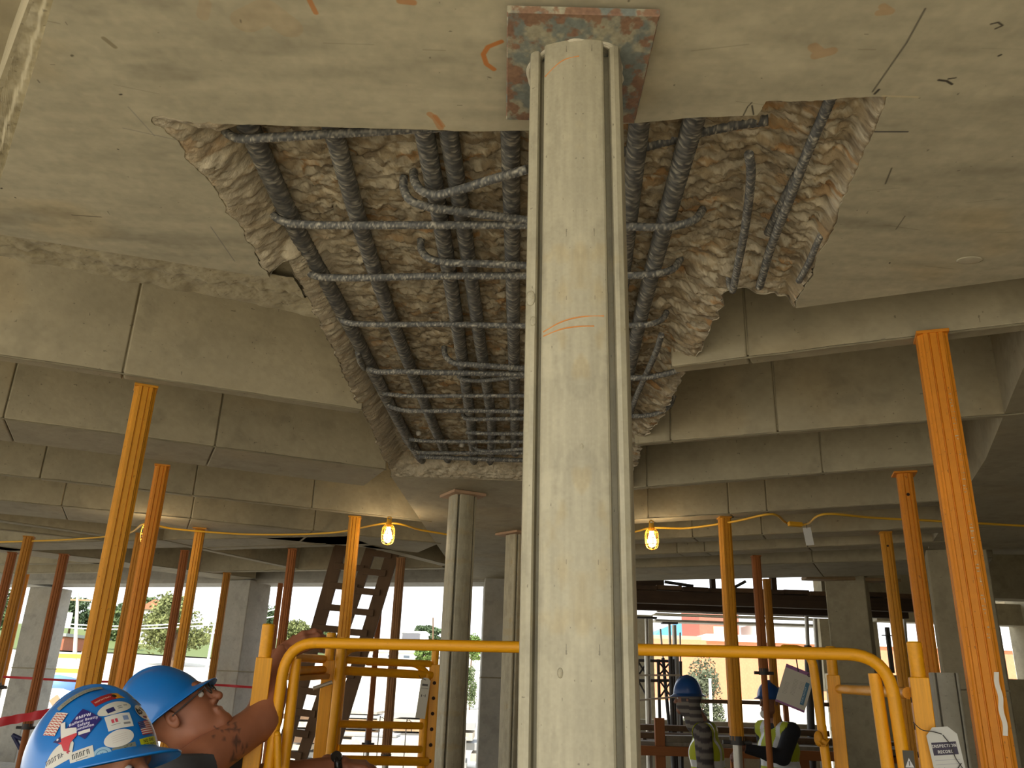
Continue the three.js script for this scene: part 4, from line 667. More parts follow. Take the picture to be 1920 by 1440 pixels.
// ---------- outdoors, left and right ----------
const terr = (x, z) => { const d = Math.hypot(x, z); return -0.28 + 3.3 * sstep(d, 24, 72) + 5 * sstep(d, 74, 150) + (d > 20 ? 0.12 * (fbm(x * 0.3, z * 0.3, 2, 3) - 0.5) : 0); };
{
  const pos = [], ix = [], uv = []; const n = 150, R = 190;
  const co = (k) => { const t = k / n * 2 - 1; return Math.sign(t) * Math.pow(Math.abs(t), 1.8) * R; };
  for (let i = 0; i <= n; i++) for (let j = 0; j <= n; j++) { const x = co(i), z = co(j); pos.push(x, terr(x, z), z); uv.push(x, z); if (i && j) { const a = i * (n + 1) + j; ix.push(a, a - n - 1, a - 1, a - 1, a - n - 1, a - n - 2); } }
  const g = new THREE.BufferGeometry(); g.setAttribute('position', new THREE.Float32BufferAttribute(pos, 3)); g.setAttribute('uv', new THREE.Float32BufferAttribute(uv, 2)); g.setIndex(ix); g.computeVertexNormals();
  mesh('ground', g, Object.assign(M.ground.clone(), { side: THREE.DoubleSide })).userData.kind = 'structure';
  const lp = [], li = [], lu = []; const lx = 40, lz = 12;
  for (let i = 0; i <= lx; i++) for (let j = 0; j <= lz; j++) { const x = -95 + i * 2, z = -(66 + j * 5) + 0.25 * (x + 40); lp.push(x, terr(x, z) + 0.08, z); lu.push(x, z); if (i && j) { const a = i * (lz + 1) + j; li.push(a, a - 1, a - lz - 1, a - 1, a - lz - 2, a - lz - 1); } }
  const l = new THREE.BufferGeometry(); l.setAttribute('position', new THREE.Float32BufferAttribute(lp, 3)); l.setAttribute('uv', new THREE.Float32BufferAttribute(lu, 2)); l.setIndex(li); l.computeVertexNormals();
  tag(mesh('lawn', l, std(0.11, 0.145, 0.035, 1, { map: texGrime, side: THREE.DoubleSide }), scene), 'sunlit green lawn sloping up under the far trees at the left', 'grass', null, 'stuff');
}
const leafMat = new THREE.MeshStandardMaterial({ vertexColors: true, roughness: 0.9, side: THREE.DoubleSide });
function tree(label, px, pyTop, wpx, d, c, o = {}) {
  const p = onZ(px, pyTop, -d), by = terr(p.x, p.z), h = p.y - by, w = wpx / FOCAL * d, t = thing('tree', label, 'tree', V(p.x, by, p.z));
  const n = o.n ?? 2600, pos = [], col = [], lumps = []; const cy = h * (o.mid ?? 0.6), ry = h * (1 - (o.mid ?? 0.6));
  for (let k = 0; k < 16; k++) { const a = rnd() * 6.283, e = rr(-0.9, 1), q = Math.sqrt(1 - e * e * 0.8) * rr(0.3, 0.72); lumps.push([Math.cos(a) * q * w / 2, cy + e * ry * 0.68, Math.sin(a) * q * w / 2, rr(0.22, 0.36)]); }
  const s = w * (o.leaf ?? 0.05);
  for (let k = 0; k < n; k++) {
    const L = lumps[k % 16], u = V(rr(-1, 1), rr(-1, 1), rr(-1, 1)).normalize().multiplyScalar(Math.pow(rnd(), 0.4) * L[3]); const c0 = V(L[0] + u.x * w * 0.85, L[1] + u.y * ry * 1.3, L[2] + u.z * w * 0.85), a = V(rr(-1, 1), rr(-1, 1), rr(-1, 1)).normalize().multiplyScalar(s), b = V(rr(-1, 1), rr(-1, 1), rr(-1, 1)).cross(a).normalize().multiplyScalar(s * 0.6), v = rr(0.6, 1.35);
    const q = [c0.clone().sub(a), c0.clone().sub(b), c0.clone().add(a), c0.clone().add(b)]; for (const i of [0, 1, 2, 0, 2, 3]) { pos.push(q[i].x, q[i].y, q[i].z); col.push(c[0] * v, c[1] * v, c[2] * v); }
  }
  const g = new THREE.BufferGeometry(); g.setAttribute('position', new THREE.Float32BufferAttribute(pos, 3)); g.setAttribute('color', new THREE.Float32BufferAttribute(col, 3)); g.computeVertexNormals();
  mesh('foliage', g, leafMat, t); const tr = [rod(V(0, 0, 0), V(0, cy, 0), w * 0.035, 8, w * 0.02)]; for (let k = 0; k < 4; k++) { const L = lumps[k]; tr.push(rod(V(0, cy * rr(0.5, 0.8), 0), V(L[0], L[1], L[2]), w * 0.015, 6, w * 0.006)); } mesh('trunk', merge(tr), M.wood, t);
  return t;
}
const gD = [0.07, 0.105, 0.045], gM = [0.10, 0.14, 0.05], gY = [0.17, 0.19, 0.065], gB = [0.13, 0.20, 0.045];
tree('dark green tree at the far left, its crown beside the rust-brown shore', 143, 1118, 66, 95, gD); tree('mid green tree beyond the biggest left shore', 196, 1140, 90, 98, gM); tree('dark green tree between the two big left shores', 236, 1126, 60, 105, gD); tree('rounded green tree with its foot on the lawn, left of the white gable house', 228, 1158, 66, 84, gM);
tree('big pale yellow-green tree right of the blue hard hat', 345, 1112, 130, 52, gY, { n: 6000, leaf: 0.026, mid: 0.52 }); tree('dark tree just right of the left concrete column', 503, 1130, 52, 78, gD); tree('pale tree left of the wooden ladder', 556, 1160, 50, 92, gY); tree('small pale tree seen between the ladder rungs', 612, 1172, 44, 98, gM);
tree('dark round tree behind the white building with the louvre', 800, 1172, 62, 120, gD); tree('bright green small tree left of the second grey shore', 798, 1214, 44, 66, gB); tree('green shrubby tree seen right of the second grey shore', 886, 1186, 40, 60, gB); tree('low green bush under the shrubby tree right of the second shore', 884, 1244, 30, 40, gM, { mid: 0.5 });
tree('grey-green bushy tree in front of the brick building', 1306, 1226, 92, 30, [0.11, 0.125, 0.07], { n: 4500, leaf: 0.032, mid: 0.5 }); tree('pale tree at the far left border', 12, 1092, 60, 70, gM); tree('hazy tree above the lawn behind the tiled-roof house', 285, 1118, 70, 140, gM);
function house(label, px0, px1, pyEave, d, roofH, deep, wall, roof, win = 3, cat = 'house') {
  const a = onZ(px0, pyEave, -d), b = onZ(px1, pyEave, -d), w = b.x - a.x, cx = (a.x + b.x) / 2, by = terr(cx, -d - deep / 2) - 0.3, h = a.y - by, t = thing('house', label, cat, V(cx, by, -d - deep / 2));
  mesh('wall', boxUV(box(w, h, deep).translate(0, h / 2, 0)), wall, t);
  if (roofH > 0) { const s = new THREE.Shape([[-w / 2 - 0.3, 0], [w / 2 + 0.3, 0], [0, roofH]].map(([x, y]) => new THREE.Vector2(x, y))); const g = new THREE.ExtrudeGeometry(s, { depth: deep + 0.5, bevelEnabled: false }); g.translate(0, h, -deep / 2 - 0.25); mesh('roof', boxUV(g), roof, t); }
  else mesh('roof', box(w + 0.3, 0.25, deep + 0.3).translate(0, h + 0.12, 0), roof, t);
  for (let k = 0; k < win; k++) { const x = -w / 2 + w * (k + 0.5) / win, wh = Math.min(1.3, h * 0.4); const f = mesh('window', box(Math.min(1.1, w / win * 0.5), wh, 0.1).translate(x, h - wh * 0.9, deep / 2), M.white, t); mesh('pane', box(Math.min(0.9, w / win * 0.4), wh - 0.2, 0.04).translate(x, h - wh * 0.9, deep / 2 + 0.05), std(0.08, 0.1, 0.12, 0.15), f); }
  return t;
}
const brick = std(0.36, 0.13, 0.075, 0.9, { map: texGrime }), cream = std(0.62, 0.58, 0.5, 0.9), tile = std(0.42, 0.17, 0.09, 0.8, { map: texGrime }), grey = std(0.3, 0.3, 0.29, 0.8);
house('brick house on stilts at the far left, beyond the rust-brown shore', 84, 122, 1192, 72, 0, 6, brick, grey, 2); house('small white gabled house on the lawn behind the second big shore', 262, 279, 1180, 96, 1.6, 6, cream, grey, 1); house('cream house with a red tiled roof high on the slope', 262, 314, 1142, 122, 1.4, 9, cream, tile, 3);
house('distant low white building with dark windows, seen under the top rail', 690, 836, 1221, 86, 0, 10, cream, M.white, 5, 'building');
{ const t = house('white rooftop building with a dark louvre, right of the ladder', 753, 797, 1186, 112, 0, 6, std(0.7, 0.7, 0.68, 0.8), M.white, 0, 'building'); const w = 44 / FOCAL * 112; for (let k = 0; k < 5; k++) mesh('louvre', box(w * 0.72, 0.16, 0.15).translate(-w * 0.08, onZ(770, 1189 + k * 2.4, -112).y - t.position.y, 3.05), std(0.12, 0.12, 0.13, 0.6), t); }
{ // brick building and blue vault, right
  const d = 46, t = thing('brick_building', 'long orange brick building with a white parapet outside the right opening', 'building', V(onZ(1400, 1250, -d).x, 0, -d - 5)); const p = t.position, X = (px) => onZ(px, 1230, -d).x - p.x, Y = (py, px = 1400) => onZ(px, py, -d).y;
  const ob = std(0.60, 0.25, 0.13, 0.9, { map: texGrime }), rb = std(0.42, 0.13, 0.085, 0.9, { map: texGrime });
  mesh('wall', boxUV(box(X(1900) - X(1180), Y(1203), 10).translate((X(1900) + X(1180)) / 2, Y(1203) / 2, 0)), ob, t); mesh('parapet', box(X(1900) - X(1325), 0.35, 10.3).translate((X(1900) + X(1325)) / 2, Y(1203) + 0.15, 0), M.white, t);
  mesh('upper_block', boxUV(box(X(1428) - X(1346), 3.2, 5).translate((X(1428) + X(1346)) / 2, Y(1203) + 1.6, -1.5)), rb, t); const wp = mesh('window', box(0.6, 1.0, 0.1).translate(X(1385), Y(1184), 1.02), std(0.62, 0.52, 0.3, 0.8), t); mesh('pane', box(0.45, 0.8, 0.04).translate(X(1385), Y(1184), 1.08), std(0.4, 0.36, 0.25, 0.2), wp);
  mesh('roof_box', box(X(1515) - X(1455), 0.9, 3).translate((X(1515) + X(1455)) / 2, Y(1203) + 0.75, 0), std(0.6, 0.58, 0.52, 0.8), t); mesh('roof_box', box(X(1326) - X(1180), 0.3, 8).translate((X(1326) + X(1180)) / 2, Y(1203) + 0.1, 0), std(0.62, 0.36, 0.24, 0.8), t);
  for (const q of [1370, 1450, 1530]) mesh('downpipe', box(0.12, Y(1210), 0.12).translate(X(q), Y(1210) / 2, 5.05), std(0.5, 0.24, 0.14, 0.8), t);
  const b = onZ(1266, 1196, -62), v = thing('blue_vault', 'blue barrel-vaulted roof showing above the brick building at the right', 'roof', V(b.x, b.y - 1.2, -62)); const g = new THREE.CylinderGeometry(2.6, 2.6, 8, 28, 1, false, 0, Math.PI); g.rotateZ(Math.PI / 2); g.rotateY(Math.PI / 2); g.scale(1, 0.75, 1); mesh('vault', g, std(0.10, 0.35, 0.72, 0.6), v); mesh('wall', box(4.6, b.y - 1.2, 7.6).translate(0, -(b.y - 1.2) / 2, 0), cream, v);
}
function pole(label, px0, py0, px1, py1, d, r, m, arms) { const top = onZ(px0, py0, -d), bot = onZ(px1, py1, -d), t = thing('utility_pole', label, 'pole', V(bot.x, terr(bot.x, -d) - 0.2, -d)); const b = t.position; mesh('shaft', rel(rod(V(bot.x, b.y, -d), top, r, 8, r * 0.7), b), m, t); if (arms) { mesh('cross_arm', rel(bar(top.clone().add(V(-0.9, -0.4, 0)), top.clone().add(V(0.9, -0.4, 0)), 0.1, 0.1), b), M.timber, t); mesh('transformer', rel(new THREE.CylinderGeometry(0.28, 0.28, 0.9, 12).translate(top.x - 0.35, top.y - 1.6, top.z), b), std(0.7, 0.7, 0.68, 0.5), t); } return t; }
pole('utility pole with a transformer beyond the far left shores', 146, 1112, 130, 1290, 52, 0.13, std(0.42, 0.39, 0.33, 0.9), true); pole('slanting white street pole left of the concrete column', 402, 1172, 384, 1256, 34, 0.06, M.white); pole('thin far pole right of the ladder', 704, 1166, 702, 1240, 90, 0.12, M.wood); pole('thin far pole near the dark round tree', 812, 1158, 812, 1240, 90, 0.1, M.wood); pole('slim lamp pole right of the left column', 497, 1166, 490, 1240, 70, 0.08, grey); pole('short white post by the brick building', 1331, 1272, 1332, 1330, 28, 0.06, M.white);
for (const [l, pts] of [['upper pale cable of the pair crossing the left opening', [[60, 1163], [130, 1170], [210, 1174], [310, 1171], [450, 1158], [560, 1130]]], ['lower pale cable of the pair crossing the left opening', [[60, 1170], [130, 1177], [210, 1180], [310, 1177], [450, 1167], [560, 1146]]]]) tag(mesh('overhead_cable', tube(pts.map(([x, y]) => onZ(x, y, -46)), 0.03, 40, 5), M.white, scene), l, 'cable');
// red tapes
const ribbon = (pts, w, n = 60) => { const c = new THREE.CatmullRomCurve3(pts), p = [], ix = []; for (let i = 0; i <= n; i++) { const q = c.getPoint(i / n), tw = 0.5 * Math.sin(i * 0.4), t = 0.0012; for (const s of [-1, 1]) for (const e of [-1, 1]) p.push(q.x, q.y + s * w / 2 * Math.cos(tw), q.z + s * w / 2 * Math.sin(tw) + e * t); if (i) { const a = i * 4, b = a - 4; for (const [u, v] of [[0, 2], [2, 3], [3, 1], [1, 0]]) ix.push(b + u, b + v, a + u, a + u, b + v, a + v); } } const g = new THREE.BufferGeometry(); g.setAttribute('position', new THREE.Float32BufferAttribute(p, 3)); g.setIndex(ix); g.computeVertexNormals(); return g; };
tag(mesh('caution_tape', ribbon([[-40, 1266], [60, 1272], [150, 1277], [280, 1280], [400, 1284], [462, 1288], [520, 1292], [590, 1294]].map(([x, y]) => onZ(x, y, -9.6)), 0.026), M.red, scene), 'thin red caution tape strung across the left opening past both columns', 'tape'); tag(mesh('caution_tape', ribbon([[-60, 1366], [0, 1354], [60, 1343], [120, 1332], [230, 1318]].map(([x, y]) => onZ(x, y, -7.5)), 0.075), M.red, scene), 'wide red banner tape behind the stickered hard hat', 'tape');
{ // clutter outside the left opening
  const t = thing('steel_bracket', 'dark blue triangular steel bracket by the foot of the rust-brown shore', 'bracket', onZ(60, 1402, -8.6)); const p = t.position, q = (x, y) => onZ(x, y, -8.6); mesh('frame', rel(merge([rod(q(24, 1378), q(38, 1404), 0.018, 8), rod(q(24, 1378), q(75, 1402), 0.018, 8), rod(q(38, 1404), q(112, 1406), 0.018, 8)]), p), std(0.02, 0.025, 0.09, 0.5), t);
  const wall = struct('low_wall', 'low grey concrete wall along the left opening'); const y0 = onZ(40, 1408, -9).y; mesh('wall_body', boxUV(bar(V(-9, y0 / 2, -10.6), V(-3.2, y0 / 2, -8.9), 0.25, y0, 0.01)), M.column, wall);
  const bag = (l, px, py, d, s, m) => { const c = onZ(px, py, -d), g = new THREE.IcosahedronGeometry(1, 3), a = g.attributes.position; for (let i = 0; i < a.count; i++) { const k = 1 + 0.5 * (fbm(a.getX(i) * 2 + px, a.getY(i) * 2, a.getZ(i) * 2, 3) - 0.5); a.setXYZ(i, a.getX(i) * k * s, a.getY(i) * k * s * 0.45, a.getZ(i) * k * s * 0.7); } const o = mesh('tarpaulin', mergeVertices(g), m, scene); o.position.set(c.x, Math.max(terr(c.x, -d) + s * 0.3, c.y), -d); tag(o, l, 'tarpaulin'); };
  bag('crumpled blue tarpaulin on the bright ground behind the wide red tape', 108, 1288, 32, 0.9, std(0.10, 0.2, 0.5, 0.6)); bag('crumpled white sheeting right of the rust-brown shore', 96, 1320, 24, 0.9, M.white); bag('pale sheeting on the ground left of the big shore', 128, 1345, 18, 0.7, M.white); 
  const bl = thing('barricade', 'small orange and white site barricade far left', 'barricade', onZ(120, 1262, -38)); for (let k = 0; k < 3; k++) mesh('board', box(1.5, 0.18, 0.04).translate(0, 0.1 + k * 0.3, 0), k % 2 ? M.white : std(0.75, 0.3, 0.04, 0.6), bl); for (const s of [-0.6, 0.6]) mesh('leg', box(0.07, 2.6, 0.07).translate(s, -0.4, -0.05), M.white, bl);
  const br = thing('edge_strip', 'notched rusty edge strip leaning on the bright ground left of the biggest shore', 'strip', onZ(112, 1335, -14)); mesh('strip', rel(bar(onZ(100, 1308, -14), onZ(126, 1350, -14), 0.14, 0.03), br.position), std(0.45, 0.3, 0.18, 0.8), br); mesh('prop', rel(bar(onZ(114, 1330, -14.02), onZ(122, 1540, -14.6), 0.05, 0.03), br.position), M.wood, br);
  // timber stacks and footing outside the middle opening
  const stack = (label, px0, px1, py, d, rows, m) => { const a = onZ(px0, py, -d), b = onZ(px1, py, -d), w = b.x - a.x, by = terr((a.x + b.x) / 2, -d), t = thing('timber_stack', label, 'timber', V((a.x + b.x) / 2, by, -d)); const h = Math.max(0.5, a.y - by), dy = h / rows; for (let r = 0; r < rows; r++) { const g = boxUV(box(w * rr(0.75, 1), dy * 0.7, 1.6), 0.6, r, 0); const o = mesh('board', g, m[r % m.length], t); o.position.set(rr(-0.3, 0.3), dy * (r + 0.5), rr(-0.2, 0.2)); o.rotation.y = rr(-0.05, 0.05); } };
  const pale = std(0.5, 0.46, 0.38, 0.9, { map: texWood }); stack('wide stack of grey boards on the bright ground beyond the second scaffold', 640, 730, 1330, 30, 7, [pale, M.timber, grey]); stack('long stack of pale and dark boards left of the grey shore', 726, 830, 1332, 27, 6, [M.timber, pale, grey]); stack('stack of boards seen through the lower ladder rungs', 552, 610, 1334, 24, 6, [grey, pale, M.wood]); stack('grey boards stacked right of the second grey shore', 862, 898, 1350, 22, 5, [grey, pale]);
  const ft = thing('concrete_footing', 'dark-sided concrete footing with a steel plate beyond the second scaffold', 'footing', V(onZ(770, 1390, -19).x, terr(-2.4, -19), -19)); const fy = onZ(770, 1382, -19).y - ft.position.y; mesh('block', boxUV(box(2.3, Math.max(0.3, fy), 1.2, 0.02).translate(0, Math.max(0.3, fy) / 2, 0)), M.column, ft); mesh('plate', box(1.3, 0.04, 0.8).translate(-0.9, Math.max(0.3, fy) + 0.03, 0.1), grey, ft);
  for (const [px, py, l] of [[607, 1345, 'leftmost'], [616, 1346, 'second'], [628, 1344, 'third'], [640, 1348, 'fourth'], [690, 1344, 'fifth'], [714, 1345, 'sixth'], [764, 1350, 'rightmost']]) { const z = -12.6, a = onZ(px, py, z), m = mesh('dowel', tube([V(a.x - 0.02, -0.3, z), V(a.x - 0.01, a.y - 0.1, z), V(a.x + 0.005, a.y - 0.02, z), V(a.x + 0.03, a.y, z), V(a.x + 0.055, a.y - 0.02, z), V(a.x + 0.065, a.y - 0.15, z)], 0.008, 40, 6), M.darksteel, scene); tag(m, l + ' hooked steel dowel standing in the ground beyond the second scaffold', 'rebar'); }
}
// ---------- right-hand work bay ----------
{
  const Z = (x, y, z) => onZ(x, y, z), dark = std(0.085, 0.055, 0.035, 0.9, { map: texWood });
  const bb = (name, label, cat, x0, y0, x1, y1, z, depth, m, kind) => { const a = Z(x0, y0, z), b = Z(x1, y1, z), g = boxUV(box(Math.abs(b.x - a.x), Math.abs(a.y - b.y), depth, 0.005), 1, rnd() * 3, rnd() * 3); const o = mesh(name, g, m, scene); o.position.set((a.x + b.x) / 2, (a.y + b.y) / 2, z - depth / 2); if (kind) { o.userData.kind = kind; o.userData.label = label; } else tag(o, label, cat); return o; };
  bb('header_beam', 'long brown timber header under the dark formwork deck at the right', 'beam', 1120, 1125, 1556, 1148, -11.4, 0.2, M.timber);
  { const t = thing('formwork_deck', 'dark formwork deck of planks above the brown timber header, a strip of sky over it', 'formwork', V(3.0, Z(1350, 1114, -10.2).y - 0.06, -10.2)); for (let k = 0; k < 14; k++) { const o = mesh('plank', boxUV(box(0.288, 0.05, 1.1 + 0.2 * hash(k, 1, 2), 0.004), 1, k, 0), k % 3 ? dark : M.wood, t); o.position.set(-2.0 + k * 0.29, 0.05 + 0.02 * hash(k, 3, 3), 0); o.rotation.x = 0.02 + 0.02 * hash(k, 5, 5); } mesh('ledger', box(4.2, 0.14, 0.1).translate(-0.1, -0.05, 0.45), dark, t); mesh('ledger', box(4.2, 0.14, 0.1).translate(-0.1, -0.05, -0.4), dark, t); }
  bb('end_wall', 'concrete header over the right opening, upper band', null, 1229, 1149, 1560, 1162, -13.4, 0.35, M.joist, 'structure'); bb('end_wall', 'concrete header over the right opening, lower band set back', null, 1229, 1160.5, 1560, 1176, -13.6, 0.3, M.column, 'structure');
  bb('end_wall', 'dark pier left of the right opening', null, 1120, 1150, 1232, 1450, -13.2, 0.4, M.joist, 'structure'); bb('end_wall', 'dark sill wall below the right opening', null, 1120, 1346, 1560, 1470, -12.4, 0.25, M.joist, 'structure');
  bb('end_wall', 'dark wall piece over the narrow openings', null, 1640, 1124, 2060, 1178, -13.0, 0.3, M.joist, 'structure'); bb('end_wall', 'dark sill wall below the narrow openings', null, 1560, 1262, 2060, 1480, -13.0, 0.3, M.joist, 'structure'); bb('end_wall', 'dark pier between the narrow openings', null, 1776, 1172, 1896, 1300, -13.05, 0.3, M.joist, 'structure'); bb('end_wall', 'dark upper closure at the right end of the bay', null, 1530, 990, 2060, 1128, -11.0, 0.3, M.joist, 'structure'); bb('end_wall', 'dark pier beside the right opening', null, 1536, 1160, 1660, 1300, -13.3, 0.3, M.joist, 'structure'); 
  bb('window_frame', 'dark mullioned frame in the narrow opening left of the capped shore', 'frame', 1668, 1176, 1671, 1262, -12.95, 0.05, M.darksteel); bb('window_bar', 'dark cross bar of the narrow mullioned opening', 'frame', 1655, 1190, 1690, 1193, -12.9, 0.05, M.darksteel);
  bb('steel_angle', 'bright-edged steel angle under the brown timber header', 'angle', 1232, 1147.5, 1556, 1149.5, -11.3, 0.06, M.steel);
  bb('timber_pole', 'round-edged brown timber lying under the last joist at the right', 'beam', 1512, 1079, 1690, 1091, -8.4, 0.16, M.timber);
  for (const [x, y0, y1, w, l, m] of [[1338, 1088, 1106, 10, 'short dark stub post in the strip of sky, left of the silver-footed shore', dark], [1452, 1086, 1106, 12, 'short dark stub post in the strip of sky, right of the slim dull shore', dark]]) bb('stub_post', l, 'post', x - w / 2, y0 - 8, x + w / 2, y1 + 3, -9.8, 0.1, m);
  bb('timber_block', 'dark timber block closing the left end of the strip of sky', 'timber', 1150, 1076, 1246, 1112, -9.95, 0.12, dark);
  for (const [a, b, l] of [[[1246, 1091], [1300, 1099], 'thin slanting rod at the left end of the strip of sky'], [[1372, 1104], [1398, 1090], 'thin slanting rod in the middle of the strip of sky']]) tag(mesh('steel_rod', rod(Z(...a, -10.2), Z(...b, -10.2), 0.02, 6), M.darksteel, scene), l, 'rod');
  // jack posts with u-heads
  const jack = (label, px, pyTop, pxB, z, r, m, head = true) => { const a = Z(px, pyTop, z), b = Z(pxB, 1440, z), d = b.clone().sub(a), c = a.clone().addScaledVector(d, -a.y / d.y), t = thing('jack_post', label, 'post', V(c.x, 0, z)); mesh('tube', rel(rod(c, a.clone().lerp(c, 0.15), r, 10), t.position), m, t); mesh('screw', rel(rod(a.clone().lerp(c, 0.15), a, r * 0.6, 8), t.position), M.steel, t); if (head) mesh('head', box(r * 7, 0.02, 0.12).translate(a.x - c.x, a.y + 0.01, 0), M.darksteel, t); mesh('foot', box(r * 5, 0.012, 0.14).translate(0, 0.006, 0), M.darksteel, t); };
  jack('silver jack post with a u-head at the left of the right opening', 1212, 1160, 1218, -10.6, 0.035, M.steel); jack('dark jack post with a wide head inside the right opening', 1255, 1170, 1264, -10.8, 0.028, M.darksteel); jack('grey thick post beside the dark jack post', 1264, 1172, 1272, -12.1, 0.055, std(0.34, 0.33, 0.31, 0.7), false); jack('thin dark rod leaning in the left of the right opening', 1238, 1179, 1262, -11.0, 0.022, M.darksteel, false); jack('thin upright dark rod right of the grey thick post', 1275, 1186, 1279, -11.0, 0.02, M.darksteel, false); jack('dark jack post with a head near the right end of the opening', 1512, 1150, 1524, -10.8, 0.045, M.darksteel); jack('dim slim post next to the right jack post', 1528, 1160, 1546, -11.6, 0.05, std(0.2, 0.18, 0.15, 0.8), false);
  jack('dark jack post between the narrow right openings', 1694, 1146, 1716, -11.4, 0.045, M.darksteel);
  // cross-braced shoring frame
  { const t = thing('brace_tower', 'dark cross-braced shoring frame at the left of the right opening', 'frame', V(Z(1230, 1300, -10.9).x, 0, -10.9)), p = t.position, g = []; for (const [x0, y0, x1, y1] of [[1196, 1240, 1214, 1268], [1214, 1240, 1196, 1268], [1196, 1275, 1216, 1312], [1234, 1240, 1258, 1268], [1258, 1240, 1234, 1268], [1234, 1272, 1262, 1312], [1262, 1272, 1234, 1312]]) g.push(rod(Z(x0, y0, -10.9), Z(x1, y1, -10.9), 0.012, 6)); mesh('brace', rel(merge(g), p), M.darksteel, t); const u = []; for (const x of [1195, 1216, 1234, 1262]) { const a = Z(x, 1236, -10.9); u.push(rod(V(a.x, 0, -10.9), a, 0.02, 8)); } mesh('upright', rel(merge(u), p), M.darksteel, t); mesh('rail', rel(merge([rod(Z(1192, 1238, -10.9), Z(1264, 1240, -10.9), 0.018, 8), rod(Z(1192, 1276, -10.9), Z(1264, 1276, -10.9), 0.018, 8)]), p), M.darksteel, t); }
  const gb = (l, a, b) => tag(mesh('guard_board', boxUV(bar(Z(...a, -10.2), Z(...b, -10.2), 0.02, 0.06, 0.003)), std(0.6, 0.56, 0.48, 0.8, { map: texWood }), scene), l, 'board'); gb('upper pale guard board left of the worker in the striped sleeves', [1120, 1266], [1275, 1266]); gb('lower pale guard board left of the worker in the striped sleeves', [1120, 1320], [1274, 1306]);
  { const t = thing('guard_rail', 'reddish guard rail across the bright right opening behind the workers', 'rail', V(4, 0, -11.8)); const p = t.position; mesh('rail', rel(bar(Z(1290, 1314, -11.8), Z(1590, 1322, -11.8), 0.05, 0.05, 0.003), p), M.wood, t); for (const x of [1368, 1472, 1580]) { const a = Z(x, 1314, -11.8); mesh('post', rel(bar(V(a.x, 0, a.z), a, 0.06, 0.06, 0.003), p), M.rust, t); } }
  // shoring table with planks
  { const t = thing('shoring_table', 'rust-orange steel shoring table carrying grey planks behind the workers', 'table', V(2.6, 0, -9.8)), p = t.position; const or = std(0.30, 0.10, 0.025, 0.8, { map: texGrime }); mesh('beam', rel(bar(Z(1150, 1405, -9.2), Z(1620, 1420, -9.2), 0.09, 0.06, 0.003), p), or, t); for (const x of [1236, 1380, 1500, 1600]) { const a = Z(x, 1346, -9.25); mesh('leg', rel(bar(V(a.x, 0, a.z), V(a.x, x === 1236 ? a.y : 1.05, a.z), 0.1, 0.06, 0.003), p), or, t); }
    mesh('top_frame', rel(box(3.6, 0.06, 1.4).translate(2.9, 1.02, -9.95), p), or, t); }
  const places = ['front grey plank on the shoring table, dusty', 'second grey plank on the shoring table from the front', 'third plank on the shoring table, dark and warped', 'short pale plank lying crosswise on the shoring table', 'thick dark baulk at the back of the shoring table', 'top pale plank at the back of the shoring table'];
  [[2.7, 1.09, -9.4, 3.0, 0], [3.0, 1.09, -9.75, 2.8, 0.04], [2.6, 1.15, -9.9, 2.6, -0.05], [2.1, 1.15, -9.5, 0.9, 0.3], [3.1, 1.12, -10.25, 3.0, 0.02], [2.6, 1.22, -10.2, 2.2, -0.03]].forEach(([x, y, z, L, r], i) => { const o = mesh('plank', boxUV(box(L, 0.06, 0.26, 0.004), 1, i, 0), [std(0.30, 0.27, 0.22, 0.9, { map: texWood }), std(0.24, 0.21, 0.17, 0.9, { map: texWood }), M.wood][i % 3], scene); o.position.set(x, y, z); o.rotation.y = r; tag(o, places[i], 'plank'); });
  // white board with purple bands
  { const c = Z(1491, 1290, -5.4), t = thing('notice_board', 'white notice board with purple bands and a teal strip, hanging askew by the right scaffold', 'sign', c); t.rotation.set(0, -0.15, -0.36); const w = 0.175, h = 0.235; labelPlane(1, 1, (q, W, Hh) => { q.fillStyle = '#bdb6a4'; q.fillRect(0, 0, W, Hh); q.fillStyle = '#8d5a86'; q.fillRect(0, 0, W, Hh * 0.09); q.fillRect(0, Hh * 0.95, W, Hh * 0.05); q.fillStyle = '#3f6a80'; q.fillRect(W * 0.78, Hh * 0.26, W * 0.13, Hh * 0.58); q.strokeStyle = '#8b8578'; q.lineWidth = 3; for (const [x, y, n] of [[0.12, 0.45, 9], [0.38, 0.3, 12], [0.6, 0.3, 6]]) for (let k = 0; k < n; k++) { q.beginPath(); q.moveTo(W * x, Hh * (y + k * 0.035)); q.lineTo(W * (x + 0.15), Hh * (y + k * 0.035)); q.stroke(); } q.save(); q.translate(W * 0.87, Hh * 0.8); q.rotate(-Math.PI / 2); q.fillStyle = '#cfd8d8'; q.font = 'bold 30px sans-serif'; for (let k = 0; k < 12; k++) { q.fillRect(6 + k * 17, -24, 4, 20); if (k % 2) q.fillRect(6 + k * 17, -24, 11, 4); } q.restore(); }, 360, 480);
    const g = box(w, h, 0.012), uv = g.attributes.uv; mesh('panel', g, labelPlane.mat, t); mesh('wire', rod(V(-0.01, h / 2 - 0.02, 0.007), V(-0.05, h / 2 + 0.07, 0), 0.004, 6), M.darksteel, t); mesh('grommet', new THREE.TorusGeometry(0.008, 0.003, 6, 14).translate(0.055, h / 2 - 0.015, 0.007), M.darksteel, t); }
}
